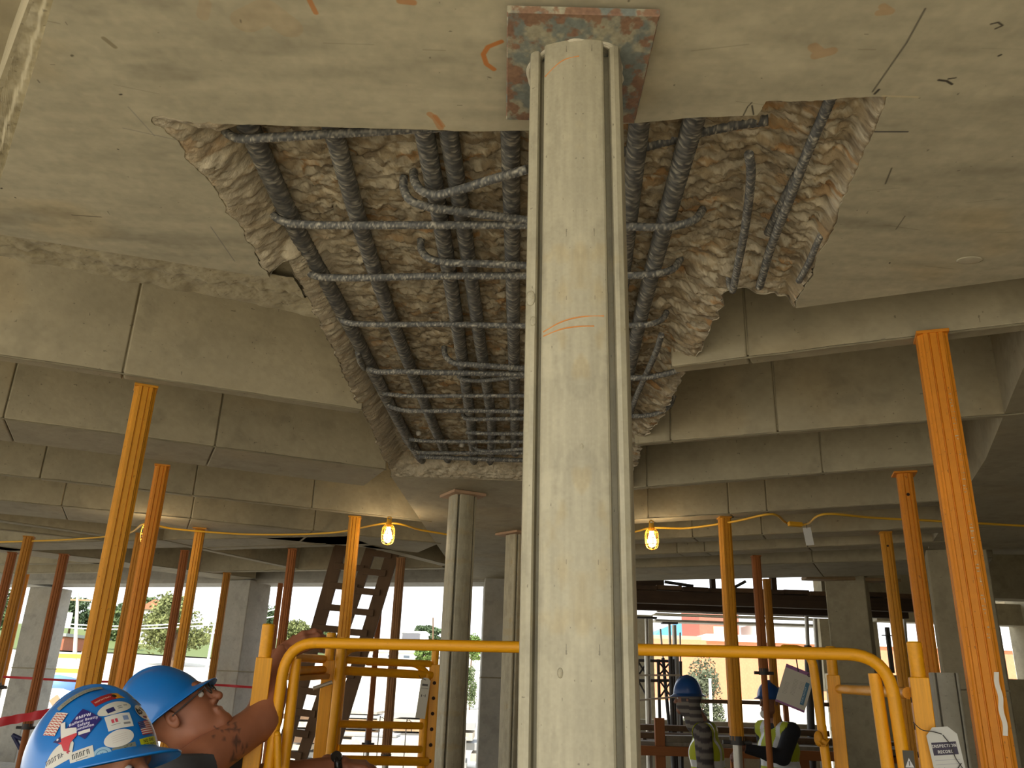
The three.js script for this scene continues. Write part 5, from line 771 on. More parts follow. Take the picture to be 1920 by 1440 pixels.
// ---------- people ----------
function meshField(f, lo, hi, res) {
  const mc = new MarchingCubes(res, M.vertex, false, false, 260000), h = res / 2, c = lo.clone().add(hi).multiplyScalar(0.5), e = hi.clone().sub(lo).multiplyScalar(0.5), p = V(0, 0, 0);
  mc.isolation = 0; let i = 0;
  for (let z = 0; z < res; z++) for (let y = 0; y < res; y++) for (let x = 0; x < res; x++) { p.set(c.x + (x - h) / h * e.x, c.y + (y - h) / h * e.y, c.z + (z - h) / h * e.z); mc.field[i++] = -f(p); }
  mc.update(); const n = mc.count, a = new Float32Array(n * 3); for (let k = 0; k < n; k++) { a[3 * k] = c.x + mc.positionArray[3 * k] * e.x; a[3 * k + 1] = c.y + mc.positionArray[3 * k + 1] * e.y; a[3 * k + 2] = c.z + mc.positionArray[3 * k + 2] * e.z; }
  let g = new THREE.BufferGeometry(); g.setAttribute('position', new THREE.BufferAttribute(a, 3)); g = mergeVertices(g, 1e-5); g.computeVertexNormals(); return g;
}
const smin = (a, b, k) => { const h = Math.max(k - Math.abs(a - b), 0) / k; return Math.min(a, b) - h * h * k * 0.25; };
const cap = (a, b, ra, rb = ra) => { const d = b.clone().sub(a), L = Math.max(d.lengthSq(), 1e-9); return (p) => { const x = p.x - a.x, y = p.y - a.y, z = p.z - a.z, t = clamp((x * d.x + y * d.y + z * d.z) / L, 0, 1), ux = x - d.x * t, uy = y - d.y * t, uz = z - d.z * t; return Math.sqrt(ux * ux + uy * uy + uz * uz) - (ra + (rb - ra) * t); }; };
const ell = (c, r) => (p) => { const x = (p.x - c.x) / r.x, y = (p.y - c.y) / r.y, z = (p.z - c.z) / r.z, k0 = Math.hypot(x, y, z), k1 = Math.hypot(x / r.x, y / r.y, z / r.z); return k1 < 1e-9 ? -1 : k0 * (k0 - 1) / k1; };
const union = (l, k) => (p) => { let d = 9; for (const f of l) d = smin(d, f(p), k); return d; };
// head, local: x forward, y up, z to the figure's right, origin between the ears
function headGeo(neckTo) {
  const l = union([ell(V(-0.012, 0.045, 0), V(0.1, 0.088, 0.076)), ell(V(0.03, -0.03, 0), V(0.066, 0.09, 0.058)), cap(V(0.012, -0.075, 0.036), V(0.072, -0.1, 0.012), 0.026, 0.02), cap(V(0.012, -0.075, -0.036), V(0.072, -0.1, -0.012), 0.026, 0.02), ell(V(0.083, -0.1, 0), V(0.02, 0.02, 0.022)), cap(V(0.088, 0.03, -0.034), V(0.088, 0.03, 0.034), 0.0125), cap(V(-0.02, -0.05, 0), neckTo, 0.056, 0.066)], 0.03);
  const det = union([cap(V(0.097, 0.015, 0), V(0.116, -0.03, 0), 0.008, 0.0135), ell(V(0.1, -0.034, 0.012), V(0.011, 0.008, 0.008)), ell(V(0.1, -0.034, -0.012), V(0.011, 0.008, 0.008)), cap(V(0.094, -0.06, -0.02), V(0.094, -0.06, 0.02), 0.0075), cap(V(0.0925, -0.073, -0.017), V(0.0925, -0.073, 0.017), 0.008), ell(V(-0.006, -0.004, 0.079), V(0.017, 0.029, 0.008)), ell(V(-0.006, -0.004, -0.079), V(0.017, 0.029, 0.008))], 0.006);
  const f = (p) => { let d = smin(l(p), det(p), 0.01); for (const s of [-1, 1]) d = -smin(-d, Math.hypot(p.x - 0.1, p.y - 0.006, p.z - s * 0.032) - 0.011, 0.012); const e = Math.hypot(p.x + 0.001, p.y + 0.002, p.z - 0.089) - 0.0105; return -smin(-d, e, 0.006); };
  return meshField(f, V(-0.16, -0.25, -0.12), V(0.15, 0.15, 0.12), 92);
}
// hand, local: x along the fingers, -y palm side, z thumb side; curl closes the fingers
function handGeo(curl, side = 1) {
  const b = [], P = (x, y, z) => V(x, y, z * side);
  for (const z of [-0.028, -0.01, 0.01, 0.028]) b.push(cap(P(0.005, 0, z * 0.7), P(0.082, 0.003 * (1 - Math.abs(z) * 20), z), 0.0135, 0.0125));
  [[0.03, 0.040, 0.024, 0.02], [0.01, 0.046, 0.029, 0.022], [-0.01, 0.042, 0.026, 0.021], [-0.029, 0.033, 0.02, 0.018]].forEach(([z, a, c, d], i) => { let x = 0.084, y = 0.002, t = -curl * (0.55 + 0.06 * i); for (const [L, r] of [[a, 0.0095], [c, 0.0086], [d, 0.0078]]) { const X = x + Math.cos(t) * L, Y = y + Math.sin(t) * L; b.push(cap(P(x, y, z), P(X, Y, z), r, r * 0.92)); x = X; y = Y; t -= curl * 0.85; } });
  const th = [cap(P(0.018, -0.006, 0.024), P(0.048, -0.022, 0.046), 0.015, 0.0115), cap(P(0.048, -0.022, 0.046), P(0.078, -0.03 - 0.012 * curl, 0.047), 0.011, 0.0098), cap(P(0.078, -0.03 - 0.012 * curl, 0.047), P(0.1, -0.036 - 0.02 * curl, 0.04), 0.0096, 0.008)];
  const f = union([...b, ...th, cap(P(-0.05, 0, 0), P(0.01, 0, 0), 0.026, 0.024)], 0.009);
  return meshField(f, V(-0.09, -0.12, -0.075), V(0.2, 0.05, 0.075), 88);
}
// hard hat, local: x forward, y up, rim at y = 0
const HAT = { a: 0.127, b: 0.158, c: 0.11 };
function hatGeo(full) {
  const n = 72, pos = [], ix = [], ring = [];
  const bill = (t) => full ? 0.036 : 0.006 + 0.04 * Math.pow(Math.max(0, Math.cos(t)), 4.5), rise = (t) => full ? -0.012 : -0.004 - 0.012 * Math.max(0, Math.cos(t));
  const rows = []; rows.push((t) => [1, -0.002, 0, 0.97]); 
  const put = (fn) => { for (let k = 0; k <= n; k++) { const t = k / n * Math.PI * 2; pos.push(...fn(t)); } ring.push(1); };
  const dome = (t, v, s) => { const cv = Math.cos(v), x = Math.cos(t) * HAT.a * cv * s, z = Math.sin(t) * HAT.c * cv * s; let y = Math.sin(v) * HAT.b * s; if (s === 1) y += 0.007 * sstep(0.026, 0.012, 0) * (Math.abs(z) < 0.024 ? sstep(0.024 - Math.abs(z), 0, 0.01) : 0) * sstep(v, 0.5, 0.9); return [x, y, z]; };
  for (let k = 6; k >= 0; k--) put((t) => dome(t, k / 6 * 1.45, 0.965));
  put((t) => { const b = bill(t) - 0.002; return [Math.cos(t) * (HAT.a + b), rise(t) - 0.006, Math.sin(t) * (HAT.c + b)]; }); put((t) => { const b = bill(t); return [Math.cos(t) * (HAT.a + b), rise(t) - 0.002, Math.sin(t) * (HAT.c + b)]; }); put((t) => { const b = bill(t) - 0.002; return [Math.cos(t) * (HAT.a + b), rise(t), Math.sin(t) * (HAT.c + b)]; });
  put((t) => [Math.cos(t) * HAT.a * 1.012, 0.004, Math.sin(t) * HAT.c * 1.012]);
  for (let k = 1; k <= 22; k++) put((t) => dome(t, k / 22 * Math.PI / 2, 1));
  for (let r = 1; r < ring.length; r++) for (let k = 1; k <= n; k++) { const a = r * (n + 1) + k, b = a - n - 1; ix.push(a, a - 1, b, a - 1, b - 1, b); }
  const g = new THREE.BufferGeometry(); g.setAttribute('position', new THREE.Float32BufferAttribute(pos, 3)); g.setIndex(ix); g.computeVertexNormals(); return g;
}
const hatBlue = new THREE.MeshPhysicalMaterial({ color: new THREE.Color().setRGB(0.003, 0.17, 0.56), roughness: 0.28, clearcoat: 0.4, clearcoatRoughness: 0.15, side: THREE.DoubleSide }), hatNavy = new THREE.MeshPhysicalMaterial({ color: new THREE.Color().setRGB(0.008, 0.06, 0.22), roughness: 0.35, clearcoat: 0.3, side: THREE.DoubleSide });
const mat4 = (pos, yaw, pitch, roll = 0) => new THREE.Matrix4().compose(pos, new THREE.Quaternion().setFromEuler(new THREE.Euler(roll, yaw, pitch, 'YZX')), V(1, 1, 1));
const paint = (g, fn) => { const p = g.attributes.position, c = new Float32Array(p.count * 3), q = V(); for (let i = 0; i < p.count; i++) { q.fromBufferAttribute(p, i); const k = fn(q); c[3 * i] = k[0]; c[3 * i + 1] = k[1]; c[3 * i + 2] = k[2]; } g.setAttribute('color', new THREE.BufferAttribute(c, 3)); return g; };
function splitGeo(g, pred) { const p = g.attributes.position, ix = g.index.array, A = [], B = [], c = V(); for (let i = 0; i < ix.length; i += 3) { c.set(0, 0, 0); for (let k = 0; k < 3; k++) c.add(V().fromBufferAttribute(p, ix[i + k])); (pred(c.multiplyScalar(1 / 3)) ? B : A).push(ix[i], ix[i + 1], ix[i + 2]); } return [A, B].map((l) => { const q = g.clone(); q.setIndex(l); return q; }); }
// a standing figure. joints in world metres; hands and head are meshed finely and merged with the body
function person(label, o) {
  const base = V(o.base[0], 0, o.base[1]), t = thing('person', label, 'person', base), s = o.s ?? 1, yaw = o.yaw, fw = V(Math.cos(yaw), 0, -Math.sin(yaw)), rt = V(Math.sin(yaw), 0, Math.cos(yaw));
  const at = (f, y, r) => base.clone().addScaledVector(fw, f).addScaledVector(rt, r).setY(y);
  const chest = o.chest ?? at(0.02, 1.25 * s, 0), pelvis = at(-0.02, 0.94 * s, 0), waist = chest.clone().lerp(pelvis, 0.6);
  const sh = { R: o.R.sh, L: o.L.sh }, hip = { R: at(-0.02, 0.9 * s, 0.095), L: at(-0.02, 0.9 * s, -0.095) }, kn = { R: at(0.06, 0.49 * s, 0.11), L: at(0.0, 0.49 * s, -0.11) }, an = { R: at(0.02, 0.1, 0.12), L: at(-0.1, 0.1, -0.12) };
  const sw = (c, w) => [c.clone().addScaledVector(rt, w), c.clone().addScaledVector(rt, -w)], neckB = sh.R.clone().lerp(sh.L, 0.5).add(V(0, 0.035, 0));
  const trunk = (g) => [cap(...sw(chest, 0.075), 0.115 + g), cap(...sw(waist, 0.06), 0.108 + g), cap(...sw(pelvis, 0.07), 0.115 + g), cap(sh.R, sh.L, 0.062 + g), cap(chest, neckB, 0.11 + g, 0.06 + g)];
  const legs = (g) => ['R', 'L'].flatMap((k) => [cap(hip[k], kn[k], 0.088 + g, 0.058 + g), cap(kn[k], an[k], 0.056 + g, 0.042 + g)]);
  const arm = (k, g, u = 1) => { const a = o[k]; return [cap(a.sh, a.sh.clone().lerp(a.el, Math.min(1, u * 2)), 0.058 + g, 0.05 + g), ...(u > 0.5 ? [cap(a.sh.clone().lerp(a.el, 0.35), a.el, 0.052 + g, 0.044 + g), cap(a.el, a.el.clone().lerp(a.wr, 0.35), 0.045 + g, 0.046 + g), cap(a.el.clone().lerp(a.wr, 0.3), a.wr, 0.046 + g, 0.029 + g)] : [])]; };
  const bounds = (pad = 0.16) => { const b = new THREE.Box3(); for (const v of [chest, pelvis, sh.R, sh.L, o.R.el, o.R.wr, o.L.el, o.L.wr, an.R, an.L, neckB]) b.expandByPoint(v); b.expandByScalar(pad); return b; };
  const B = bounds(), feet = ['R', 'L'].map((k) => cap(an[k].clone().setY(0.05), an[k].clone().addScaledVector(fw, 0.15).setY(0.04), 0.045, 0.035));
  const hm = o.headM, neckLocal = neckB.clone().applyMatrix4(hm.clone().invert());
  const bodyF = union([...trunk(0), ...legs(0), ...arm('R', 0), ...arm('L', 0), ...feet], 0.04), parts = [meshField(bodyF, B.min, B.max, 112), headGeo(neckLocal).applyMatrix4(hm)];
  for (const k of ['R', 'L']) if (o[k].hand) parts.push(handGeo(o[k].curl ?? 1, k === 'R' ? -1 : 1).applyMatrix4(o[k].hand));
  const skin = o.skin ?? [0.40, 0.17, 0.09];
  parts.forEach((g) => { g.deleteAttribute('uv'); paint(g, (q) => { const v = 0.9 + 0.2 * fbm(q.x * 40, q.y * 40, q.z * 40, 2); return (o.tint && o.tint(q)) || [skin[0] * v, skin[1] * v, skin[2] * v]; }); });
  mesh('body', rel(mergeGeometries(parts), base), new THREE.MeshStandardMaterial({ vertexColors: true, roughness: 0.55 }), t);
  const eyeM = std(0.7, 0.68, 0.64, 0.2), iris = std(0.05, 0.03, 0.02, 0.2); for (const z of [-0.032, 0.032]) { const e = mesh('eye', rel(new THREE.SphereGeometry(0.0105, 14, 10).translate(0.086, 0.006, z).applyMatrix4(hm), base), eyeM, t); mesh('iris', rel(new THREE.SphereGeometry(0.005, 10, 8).translate(0.0935, 0.006, z).applyMatrix4(hm), base), iris, e); }
  const cloth = (name, fns, k, res, col, pred, cut, m) => { const u = union(fns, k), f = cut ? (p) => Math.max(u(p), cut(p)) : u, g = meshField(f, B.min, B.max, res); g.deleteAttribute('uv'); return g; };
  // trousers, boots, shirt
  mesh('trousers', rel(paint(cloth('trousers', [...legs(0.014), cap(...sw(pelvis, 0.07), 0.128)], 0.04, 84, null, null, (p) => Math.max(p.y - 1.0 * s, 0.07 - p.y)), () => o.trousers ?? [0.05, 0.06, 0.09]), base), M.vertex, t);
  for (const k of ['R', 'L']) mesh('boot', rel(paint(meshField(union([cap(an[k].clone().setY(0.055), an[k].clone().addScaledVector(fw, 0.16).setY(0.045), 0.055, 0.043), cap(an[k].clone().setY(0.06), an[k].clone().setY(0.16), 0.053)], 0.03), an[k].clone().add(V(-0.28, -0.13, -0.28)), an[k].clone().add(V(0.28, 0.16, 0.28)), 44), () => [0.10, 0.06, 0.03]), base), M.vertex, t);
  const shirtF = [...trunk(0.014), ...arm('R', 0.013, o.sleeve ?? 0.3), ...arm('L', 0.013, o.sleeve ?? 0.3)];
  const wrCut = (p) => Math.max(...['R', 'L'].map((k) => { const a = o[k], d = a.wr.clone().sub(a.el).normalize(); return p.distanceTo(a.wr) < 0.12 ? (p.x - a.wr.x) * d.x + (p.y - a.wr.y) * d.y + (p.z - a.wr.z) * d.z + 0.02 : -1; }), 0.86 * s - p.y, o.collar ? (p.clone().sub(neckB).dot(V(0, 1, 0)) - 0.075) : p.y - neckB.y - 0.035);
  mesh('shirt', rel(paint(cloth('shirt', shirtF, 0.035, 104, null, null, wrCut), o.shirtC ?? (() => [0.06, 0.062, 0.065])), base), M.vertex, t);
  if (o.vest) {
    const u = union(trunk(0.028), 0.035), a = ['R', 'L'].map((k) => cap(o[k].sh.clone().addScaledVector(rt, k === 'R' ? 0.03 : -0.03), o[k].el, 0.083, 0.07));
    const g = meshField((p) => { let d = Math.max(u(p), 0.78 * s - p.y, p.y - neckB.y - 0.045); const n = p.distanceTo(neckB.clone().addScaledVector(fw, 0.05).add(V(0, 0.06, 0))) - 0.1; d = Math.max(d, -n); for (const c of a) d = Math.max(d, -c(p)); return d; }, B.min, B.max, 112); g.deleteAttribute('uv');
    const strip = (q) => { const r = q.clone().sub(base), x = r.dot(rt), f = r.dot(fw); return Math.abs(q.y - 1.06 * s) < 0.03 || (q.y > 1.09 * s && Math.abs(Math.abs(x) - 0.105) < 0.026); };
    const [v, st] = splitGeo(g, strip); mesh('vest', rel(v, base), std(0.42, 0.46, 0.015, 0.75, { side: THREE.DoubleSide }), t); mesh('reflective_strip', rel(st, base), std(0.62, 0.62, 0.60, 0.35, { side: THREE.DoubleSide }), t);
  }
  const hatM = hm.clone().multiply(mat4(V(o.hatX ?? 0.0, o.hatY ?? 0.035, 0), 0, o.hatP ?? 0.06)), hg = mesh('hard_hat', rel(hatGeo(o.fullBrim).applyMatrix4(hatM), base), o.hat ?? hatBlue, t);
  return { t, base, hatM, hat: hg, fw, rt, neckB };
}
// worker in the plain blue hat, looking up
{
  const hd = onZ(340, 1343, -2.75), hm = mat4(hd, 0.06, 0.80, 0);
  const shR = onZ(326, 1462, -2.62), elR = onZ(492, 1350, -2.86), wrR = onZ(530, 1224, -2.99);
  const shL = shR.clone().add(V(0.02, 0.0, -0.37)), elL = onZ(455, 1470, -3.1), wrL = onZ(640, 1432, -3.25);
  const hand = (a, b, up) => { const x = b.clone().sub(a).normalize(), z = x.clone().cross(up).normalize(), y = z.clone().cross(x); return new THREE.Matrix4().makeBasis(x, y, z).setPosition(a); };
  const base = [hd.x - 0.07, hd.z - 0.05], ch = V(hd.x - 0.045, shR.y - 0.16, hd.z - 0.05);
  const b = person('worker in a plain blue hard hat looking up, tattooed arm reaching to the scaffold rail', { base, yaw: 0.06, s: 0.93, headM: hm, chest: ch, hatP: 0.03, hatX: -0.03, hatY: 0.03, sleeve: 0.15, skin: [0.33, 0.122, 0.06], shirtC: () => [0.052, 0.054, 0.058], trousers: [0.05, 0.055, 0.08],
    R: { sh: shR, el: elR, wr: wrR, hand: hand(wrR, onZ(600, 1188, -3.0), V(0.1, 0.6, 0.9)), curl: 0.75 }, L: { sh: shL, el: elL, wr: wrL, hand: hand(wrL, onZ(760, 1446, -3.3), V(0, 1, 0.2)), curl: 0.5 },
    tint: (q) => { const a = shR.clone().lerp(elR, 0.52); const n = Math.abs(fbm(q.x * 34, q.y * 34, q.z * 34, 2) - 0.5); if (q.distanceTo(a) < 0.075 && n < 0.035) return [0.12, 0.055, 0.036]; return null; } });
  const w = mesh('wristwatch', rel(merge([new THREE.TorusGeometry(0.034, 0.009, 8, 24).scale(1, 1, 1.6).applyQuaternion(new THREE.Quaternion().setFromUnitVectors(V(0, 0, 1), wrL.clone().sub(elL).normalize())).translate(...wrL.clone().lerp(elL, 0.06).toArray()), new THREE.CylinderGeometry(0.019, 0.021, 0.012, 20).rotateX(1.2).translate(...wrL.clone().lerp(elL, 0.06).add(V(0.004, 0.028, 0.024)).toArray())]), b.base), std(0.015, 0.013, 0.012, 0.25), b.t);
  const gl = []; for (const s of [-1, 1]) { gl.push(new THREE.TorusGeometry(0.021, 0.0022, 6, 18).rotateY(Math.PI / 2).translate(0.112, 0.006, s * 0.032), rod(V(0.11, 0.008, s * 0.053), V(0.0, 0.004, s * 0.083), 0.0022, 6)); } mesh('safety_glasses', rel(merge(gl).applyMatrix4(hm), b.base), std(0.05, 0.04, 0.035, 0.3), b.t);
  { const rb = []; for (const z of [0.079]) rb.push(1); }
}
// worker in the stickered hat
{
  const hc = onZ(181, 1444, -1.79), pitch = 0.36, hm = mat4(hc.clone().add(V(0, -0.035, 0)), -0.05, pitch, -0.12);
  const y = hc.y - 0.30, shR = V(hc.x - 0.04, y, hc.z + 0.19), shL = V(hc.x - 0.04, y, hc.z - 0.19);
  const b = person('worker whose blue hard hat is covered with stickers, at the lower left corner', { base: [hc.x - 0.08, hc.z], yaw: -0.05, s: 0.86, headM: hm, hatP: 0, skin: [0.34, 0.14, 0.07], chest: V(hc.x - 0.06, y - 0.17, hc.z), shirtC: () => [0.05, 0.05, 0.055],
    R: { sh: shR, el: V(hc.x + 0.02, y - 0.27, hc.z + 0.26), wr: V(hc.x + 0.2, y - 0.38, hc.z + 0.2), hand: mat4(V(hc.x + 0.2, y - 0.38, hc.z + 0.2), 0.2, -0.4), curl: 0.5 }, L: { sh: shL, el: V(hc.x + 0.02, y - 0.27, hc.z - 0.26), wr: V(hc.x + 0.2, y - 0.38, hc.z - 0.22), hand: mat4(V(hc.x + 0.2, y - 0.38, hc.z - 0.22), -0.2, -0.4), curl: 0.5 } });
  // stickers: curved patches lying on the dome
  const onDome = (d, k) => { const r = 1 / Math.sqrt((d.x / HAT.a) ** 2 + (d.y / HAT.b) ** 2 + (d.z / HAT.c) ** 2); return d.clone().multiplyScalar(r * k); };
  let lay = 0;
  const sticker = (name, label, px, py, w, h, rot, draw, cw, ch, k0) => {
    const m = b.hatM.clone().invert(), o = EYE.clone().applyMatrix4(m), dir = ray(px, py).transformDirection(m);   // where the sticker sits on the dome
    const S2 = V(1 / HAT.a, 1 / HAT.b, 1 / HAT.c), oo = o.clone().multiply(S2), dd = dir.clone().multiply(S2), A = dd.dot(dd), Bq = oo.dot(dd), C = oo.dot(oo) - 1, disc = Math.max(0, Bq * Bq - A * C), tt = (-Bq - Math.sqrt(disc)) / A, c = o.clone().addScaledVector(dir, tt);
    const n = V(c.x / HAT.a ** 2, c.y / HAT.b ** 2, c.z / HAT.c ** 2).normalize(), ux = V(0, 1, 0).cross(n).normalize(), uy = n.clone().cross(ux), u = ux.clone().multiplyScalar(Math.cos(rot)).addScaledVector(uy, Math.sin(rot)), v = uy.clone().multiplyScalar(Math.cos(rot)).addScaledVector(ux, -Math.sin(rot));
    const N = 14, pos = [], uv = [], ix = [], k = 1.006 + 0.0025 * (lay++ % 9);
    for (let i = 0; i <= N; i++) for (let j = 0; j <= N; j++) { const a = i / N - 0.5, e = j / N - 0.5, q = c.clone().addScaledVector(u, a * w).addScaledVector(v, e * h), p = onDome(q.normalize(), k); pos.push(p.x, p.y, p.z); uv.push(i / N, j / N); if (i && j) { const x = i * (N + 1) + j; ix.push(x, x - N - 1, x - 1, x - 1, x - N - 1, x - N - 2); } }
    const g = new THREE.BufferGeometry(); g.setAttribute('position', new THREE.Float32BufferAttribute(pos, 3)); g.setAttribute('uv', new THREE.Float32BufferAttribute(uv, 2)); g.setIndex(ix); g.applyMatrix4(b.hatM); g.computeVertexNormals();
    labelPlane(1, 1, draw, cw, ch); const mt = labelPlane.mat; mt.alphaTest = 0.5; mt.roughness = 0.45; const s = mesh('sticker', rel(g, b.base), mt, b.hat); s.userData.label = label;
  };
  const R = 0.00098, ov = (c, W, H2, col) => { c.fillStyle = col; c.beginPath(); c.ellipse(W / 2, H2 / 2, W / 2 - 1, H2 / 2 - 1, 0, 0, 7); c.fill(); }, scrib = (c, x, y, w, h, col) => { c.fillStyle = col; const n = Math.max(3, Math.round(w / (h * 0.75))); for (let k = 0; k < n; k++) { const q = x + k * w / n, t = h * 0.18; c.fillRect(q, y, t, h); c.fillRect(q, y + (hash(k, 7, 3) > 0.5 ? 0 : h * 0.42), w / n * 0.7, t); if (hash(k, 8, 3) > 0.4) c.fillRect(q + w / n * 0.5, y + h * 0.3, t, h * 0.7); } }, tx = (c, s, x, y, f, col, al = 'center') => { c.fillStyle = col; c.font = f; c.textAlign = al; c.fillText(s, x, y); };
  sticker('sticker', 'red and yellow strip sticker', 206, 1307, 72 * R, 20 * R, 0.20, (c, W, H2) => { c.fillStyle = '#9c1f26'; c.fillRect(0, 0, W * 0.62, H2); c.fillStyle = '#d9921e'; c.fillRect(W * 0.62, 0, W * 0.38, H2); c.fillStyle = '#2c1a10'; c.beginPath(); c.arc(W * 0.63, H2 / 2, H2 * 0.25, 0, 7); c.fill(); scrib(c, W * 0.06, H2 * 0.4, W * 0.48, H2 * 0.2, '#e6c9b0'); }, 320, 90);
  sticker('sticker', 'white oval sticker with a dark blue square', 216, 1327, 72 * R, 29 * R, 0.18, (c, W, H2) => { ov(c, W, H2, '#d2cfc2'); c.fillStyle = '#26275e'; c.fillRect(W * 0.24, H2 * 0.42, W * 0.22, H2 * 0.36); c.fillStyle = '#77797a'; c.fillRect(W * 0.56, H2 * 0.45, W * 0.13, H2 * 0.06); c.fillRect(W * 0.56, H2 * 0.6, W * 0.13, H2 * 0.06); scrib(c, W * 0.76, H2 * 0.4, W * 0.12, H2 * 0.12, '#444'); }, 256, 110);
  sticker('sticker', 'white rectangular sticker with pale red and blue emblems', 224, 1352, 50 * R, 32 * R, 0.06, (c, W, H2) => { c.fillStyle = '#d8d8d2'; c.fillRect(0, 0, W, H2); c.fillStyle = '#c9485a'; c.fillRect(W * 0.2, H2 * 0.3, W * 0.1, H2 * 0.25); c.fillRect(W * 0.34, H2 * 0.3, W * 0.1, H2 * 0.25); c.fillStyle = '#7f93b8'; c.fillRect(W * 0.66, H2 * 0.2, W * 0.22, H2 * 0.32); c.fillStyle = '#888'; c.fillRect(W * 0.15, H2 * 0.66, W * 0.35, 4); c.fillRect(W * 0.62, H2 * 0.66, W * 0.28, H2 * 0.14); }, 200, 128);
  sticker('sticker', 'large blank white oval sticker', 224, 1384, 58 * R, 33 * R, 0.14, (c, W, H2) => { ov(c, W, H2, '#dad7cf'); c.fillStyle = '#b9a9a5'; for (let k = 0; k < 4; k++) c.fillRect(W * 0.25, H2 * (0.3 + k * 0.12), W * 0.5, 2); }, 240, 140);
  sticker('sticker', 'round mostly black and white sticker on the front of the hat', 264, 1336, 34 * R, 36 * R, 0.1, (c, W, H2) => { ov(c, W, H2, '#cfcac0'); c.save(); c.beginPath(); c.ellipse(W / 2, H2 / 2, W * 0.45, H2 * 0.45, 0, 0, 7); c.clip(); c.fillStyle = '#23201f'; for (let k = 0; k < 9; k++) { c.save(); c.translate(W * hash(k, 1, 1), H2 * hash(k, 2, 1)); c.rotate(hash(k, 3, 1) * 3); c.fillRect(-W * 0.16, -H2 * 0.05, W * 0.34, H2 * 0.12); c.restore(); } c.fillStyle = '#8d2630'; c.fillRect(W * 0.35, H2 * 0.78, W * 0.4, H2 * 0.12); c.restore(); }, 150, 160);
  sticker('sticker', 'white round sticker with dark lettering at the top front of the hat', 256, 1308, 46 * R, 26 * R, -0.5, (c, W, H2) => { ov(c, W, H2, '#d3d0c8'); tx(c, 'TEXAS', W * 0.45, H2 * 0.42, 'bold 34px sans-serif', '#3a3a52'); c.strokeStyle = '#3a3a52'; c.lineWidth = 8; c.beginPath(); c.arc(W * 0.5, H2 * 0.6, H2 * 0.2, 0, 7); c.stroke(); c.fillStyle = '#9b2f3a'; c.fillRect(W * 0.3, H2 * 0.8, W * 0.5, H2 * 0.1); }, 200, 120);
  sticker('sticker', 'small united states flag sticker', 272, 1365, 34 * R, 28 * R, 0.12, (c, W, H2) => { for (let k = 0; k < 13; k++) { c.fillStyle = k % 2 ? '#ded9d0' : '#b0262f'; c.fillRect(0, H2 * k / 13, W, H2 / 13 + 1); } c.fillStyle = '#2a2c66'; c.fillRect(0, 0, W * 0.48, H2 * 7 / 13); c.fillStyle = '#e8e6e0'; for (let i = 0; i < 6; i++) for (let j = 0; j < 4; j++) { c.beginPath(); c.arc(W * (0.05 + i * 0.076), H2 * (0.07 + j * 0.13), 2.4, 0, 7); c.fill(); } }, 190, 130);
  sticker('sticker', 'dark blue diamond sticker with white lettering', 157, 1357, 64 * R, 66 * R, 0.04, (c, W, H2) => { c.fillStyle = '#28206a'; c.beginPath(); c.moveTo(W / 2, 0); c.lineTo(W, H2 * 0.5); c.lineTo(W / 2, H2); c.lineTo(0, H2 * 0.5); c.fill(); tx(c, '#MFW', W / 2, H2 * 0.33, 'bold 40px sans-serif', '#dcdae6'); tx(c, 'Balfour Beatty', W / 2, H2 * 0.46, 'bold 32px sans-serif', '#dcdae6'); tx(c, 'Safety', W / 2, H2 * 0.58, 'bold 32px sans-serif', '#dcdae6'); tx(c, 'Foundation', W / 2, H2 * 0.68, 'bold 28px sans-serif', '#dcdae6'); c.fillStyle = '#d8d6d0'; c.fillRect(W * 0.34, H2 * 0.73, W * 0.32, H2 * 0.1); }, 280, 280);
  sticker('sticker', 'red, white and blue sticker shaped like a state outline', 122, 1383, 46 * R, 62 * R, 0.1, (c, W, H2) => { const path = () => { c.beginPath(); c.moveTo(W * 0.35, 0); c.lineTo(W * 0.55, 0); c.lineTo(W * 0.55, H2 * 0.25); c.lineTo(W * 0.98, H2 * 0.34); c.lineTo(W * 0.98, H2 * 0.6); c.lineTo(W * 0.7, H2 * 0.76); c.lineTo(W * 0.6, H2); c.lineTo(W * 0.42, H2 * 0.92); c.lineTo(W * 0.36, H2 * 0.7); c.lineTo(W * 0.02, H2 * 0.5); c.lineTo(W * 0.35, H2 * 0.44); c.fill(); }; c.save(); path(); c.clip(); c.fillStyle = '#d8d4cc'; c.fillRect(0, 0, W, H2 * 0.55); c.fillStyle = '#c23a42'; c.fillRect(0, H2 * 0.52, W, H2 * 0.5); c.fillStyle = '#26245e'; c.fillRect(0, 0, W * 0.36, H2 * 0.62); c.fillStyle = '#d8d4cc'; c.beginPath(); c.arc(W * 0.22, H2 * 0.5, 9, 0, 7); c.fill(); c.restore(); }, 190, 250);
  sticker('sticker', 'yellow warning sticker with black capitals on the front rim', 281, 1394, 52 * R, 26 * R, 0.14, (c, W, H2) => { c.fillStyle = '#b9bf1c'; c.fillRect(0, 0, W, H2); tx(c, 'NO ONE', W / 2, H2 * 0.34, 'bold 44px sans-serif', '#25240e'); tx(c, 'GETS HURT', W / 2, H2 * 0.62, 'bold 38px sans-serif', '#25240e'); tx(c, 'TODAY', W / 2, H2 * 0.94, 'bold 48px sans-serif', '#25240e'); }, 260, 140);
  sticker('sticker', 'dull silver worn rectangular sticker', 235, 1407, 46 * R, 22 * R, 0.12, (c, W, H2) => { c.fillStyle = '#7b7f74'; c.fillRect(0, 0, W, H2); c.fillStyle = '#4e5a48'; for (let k = 0; k < 40; k++) c.fillRect(W * (0.2 + 0.6 * hash(k, 1, 4)), H2 * hash(k, 2, 4), 12, 7); }, 220, 100);
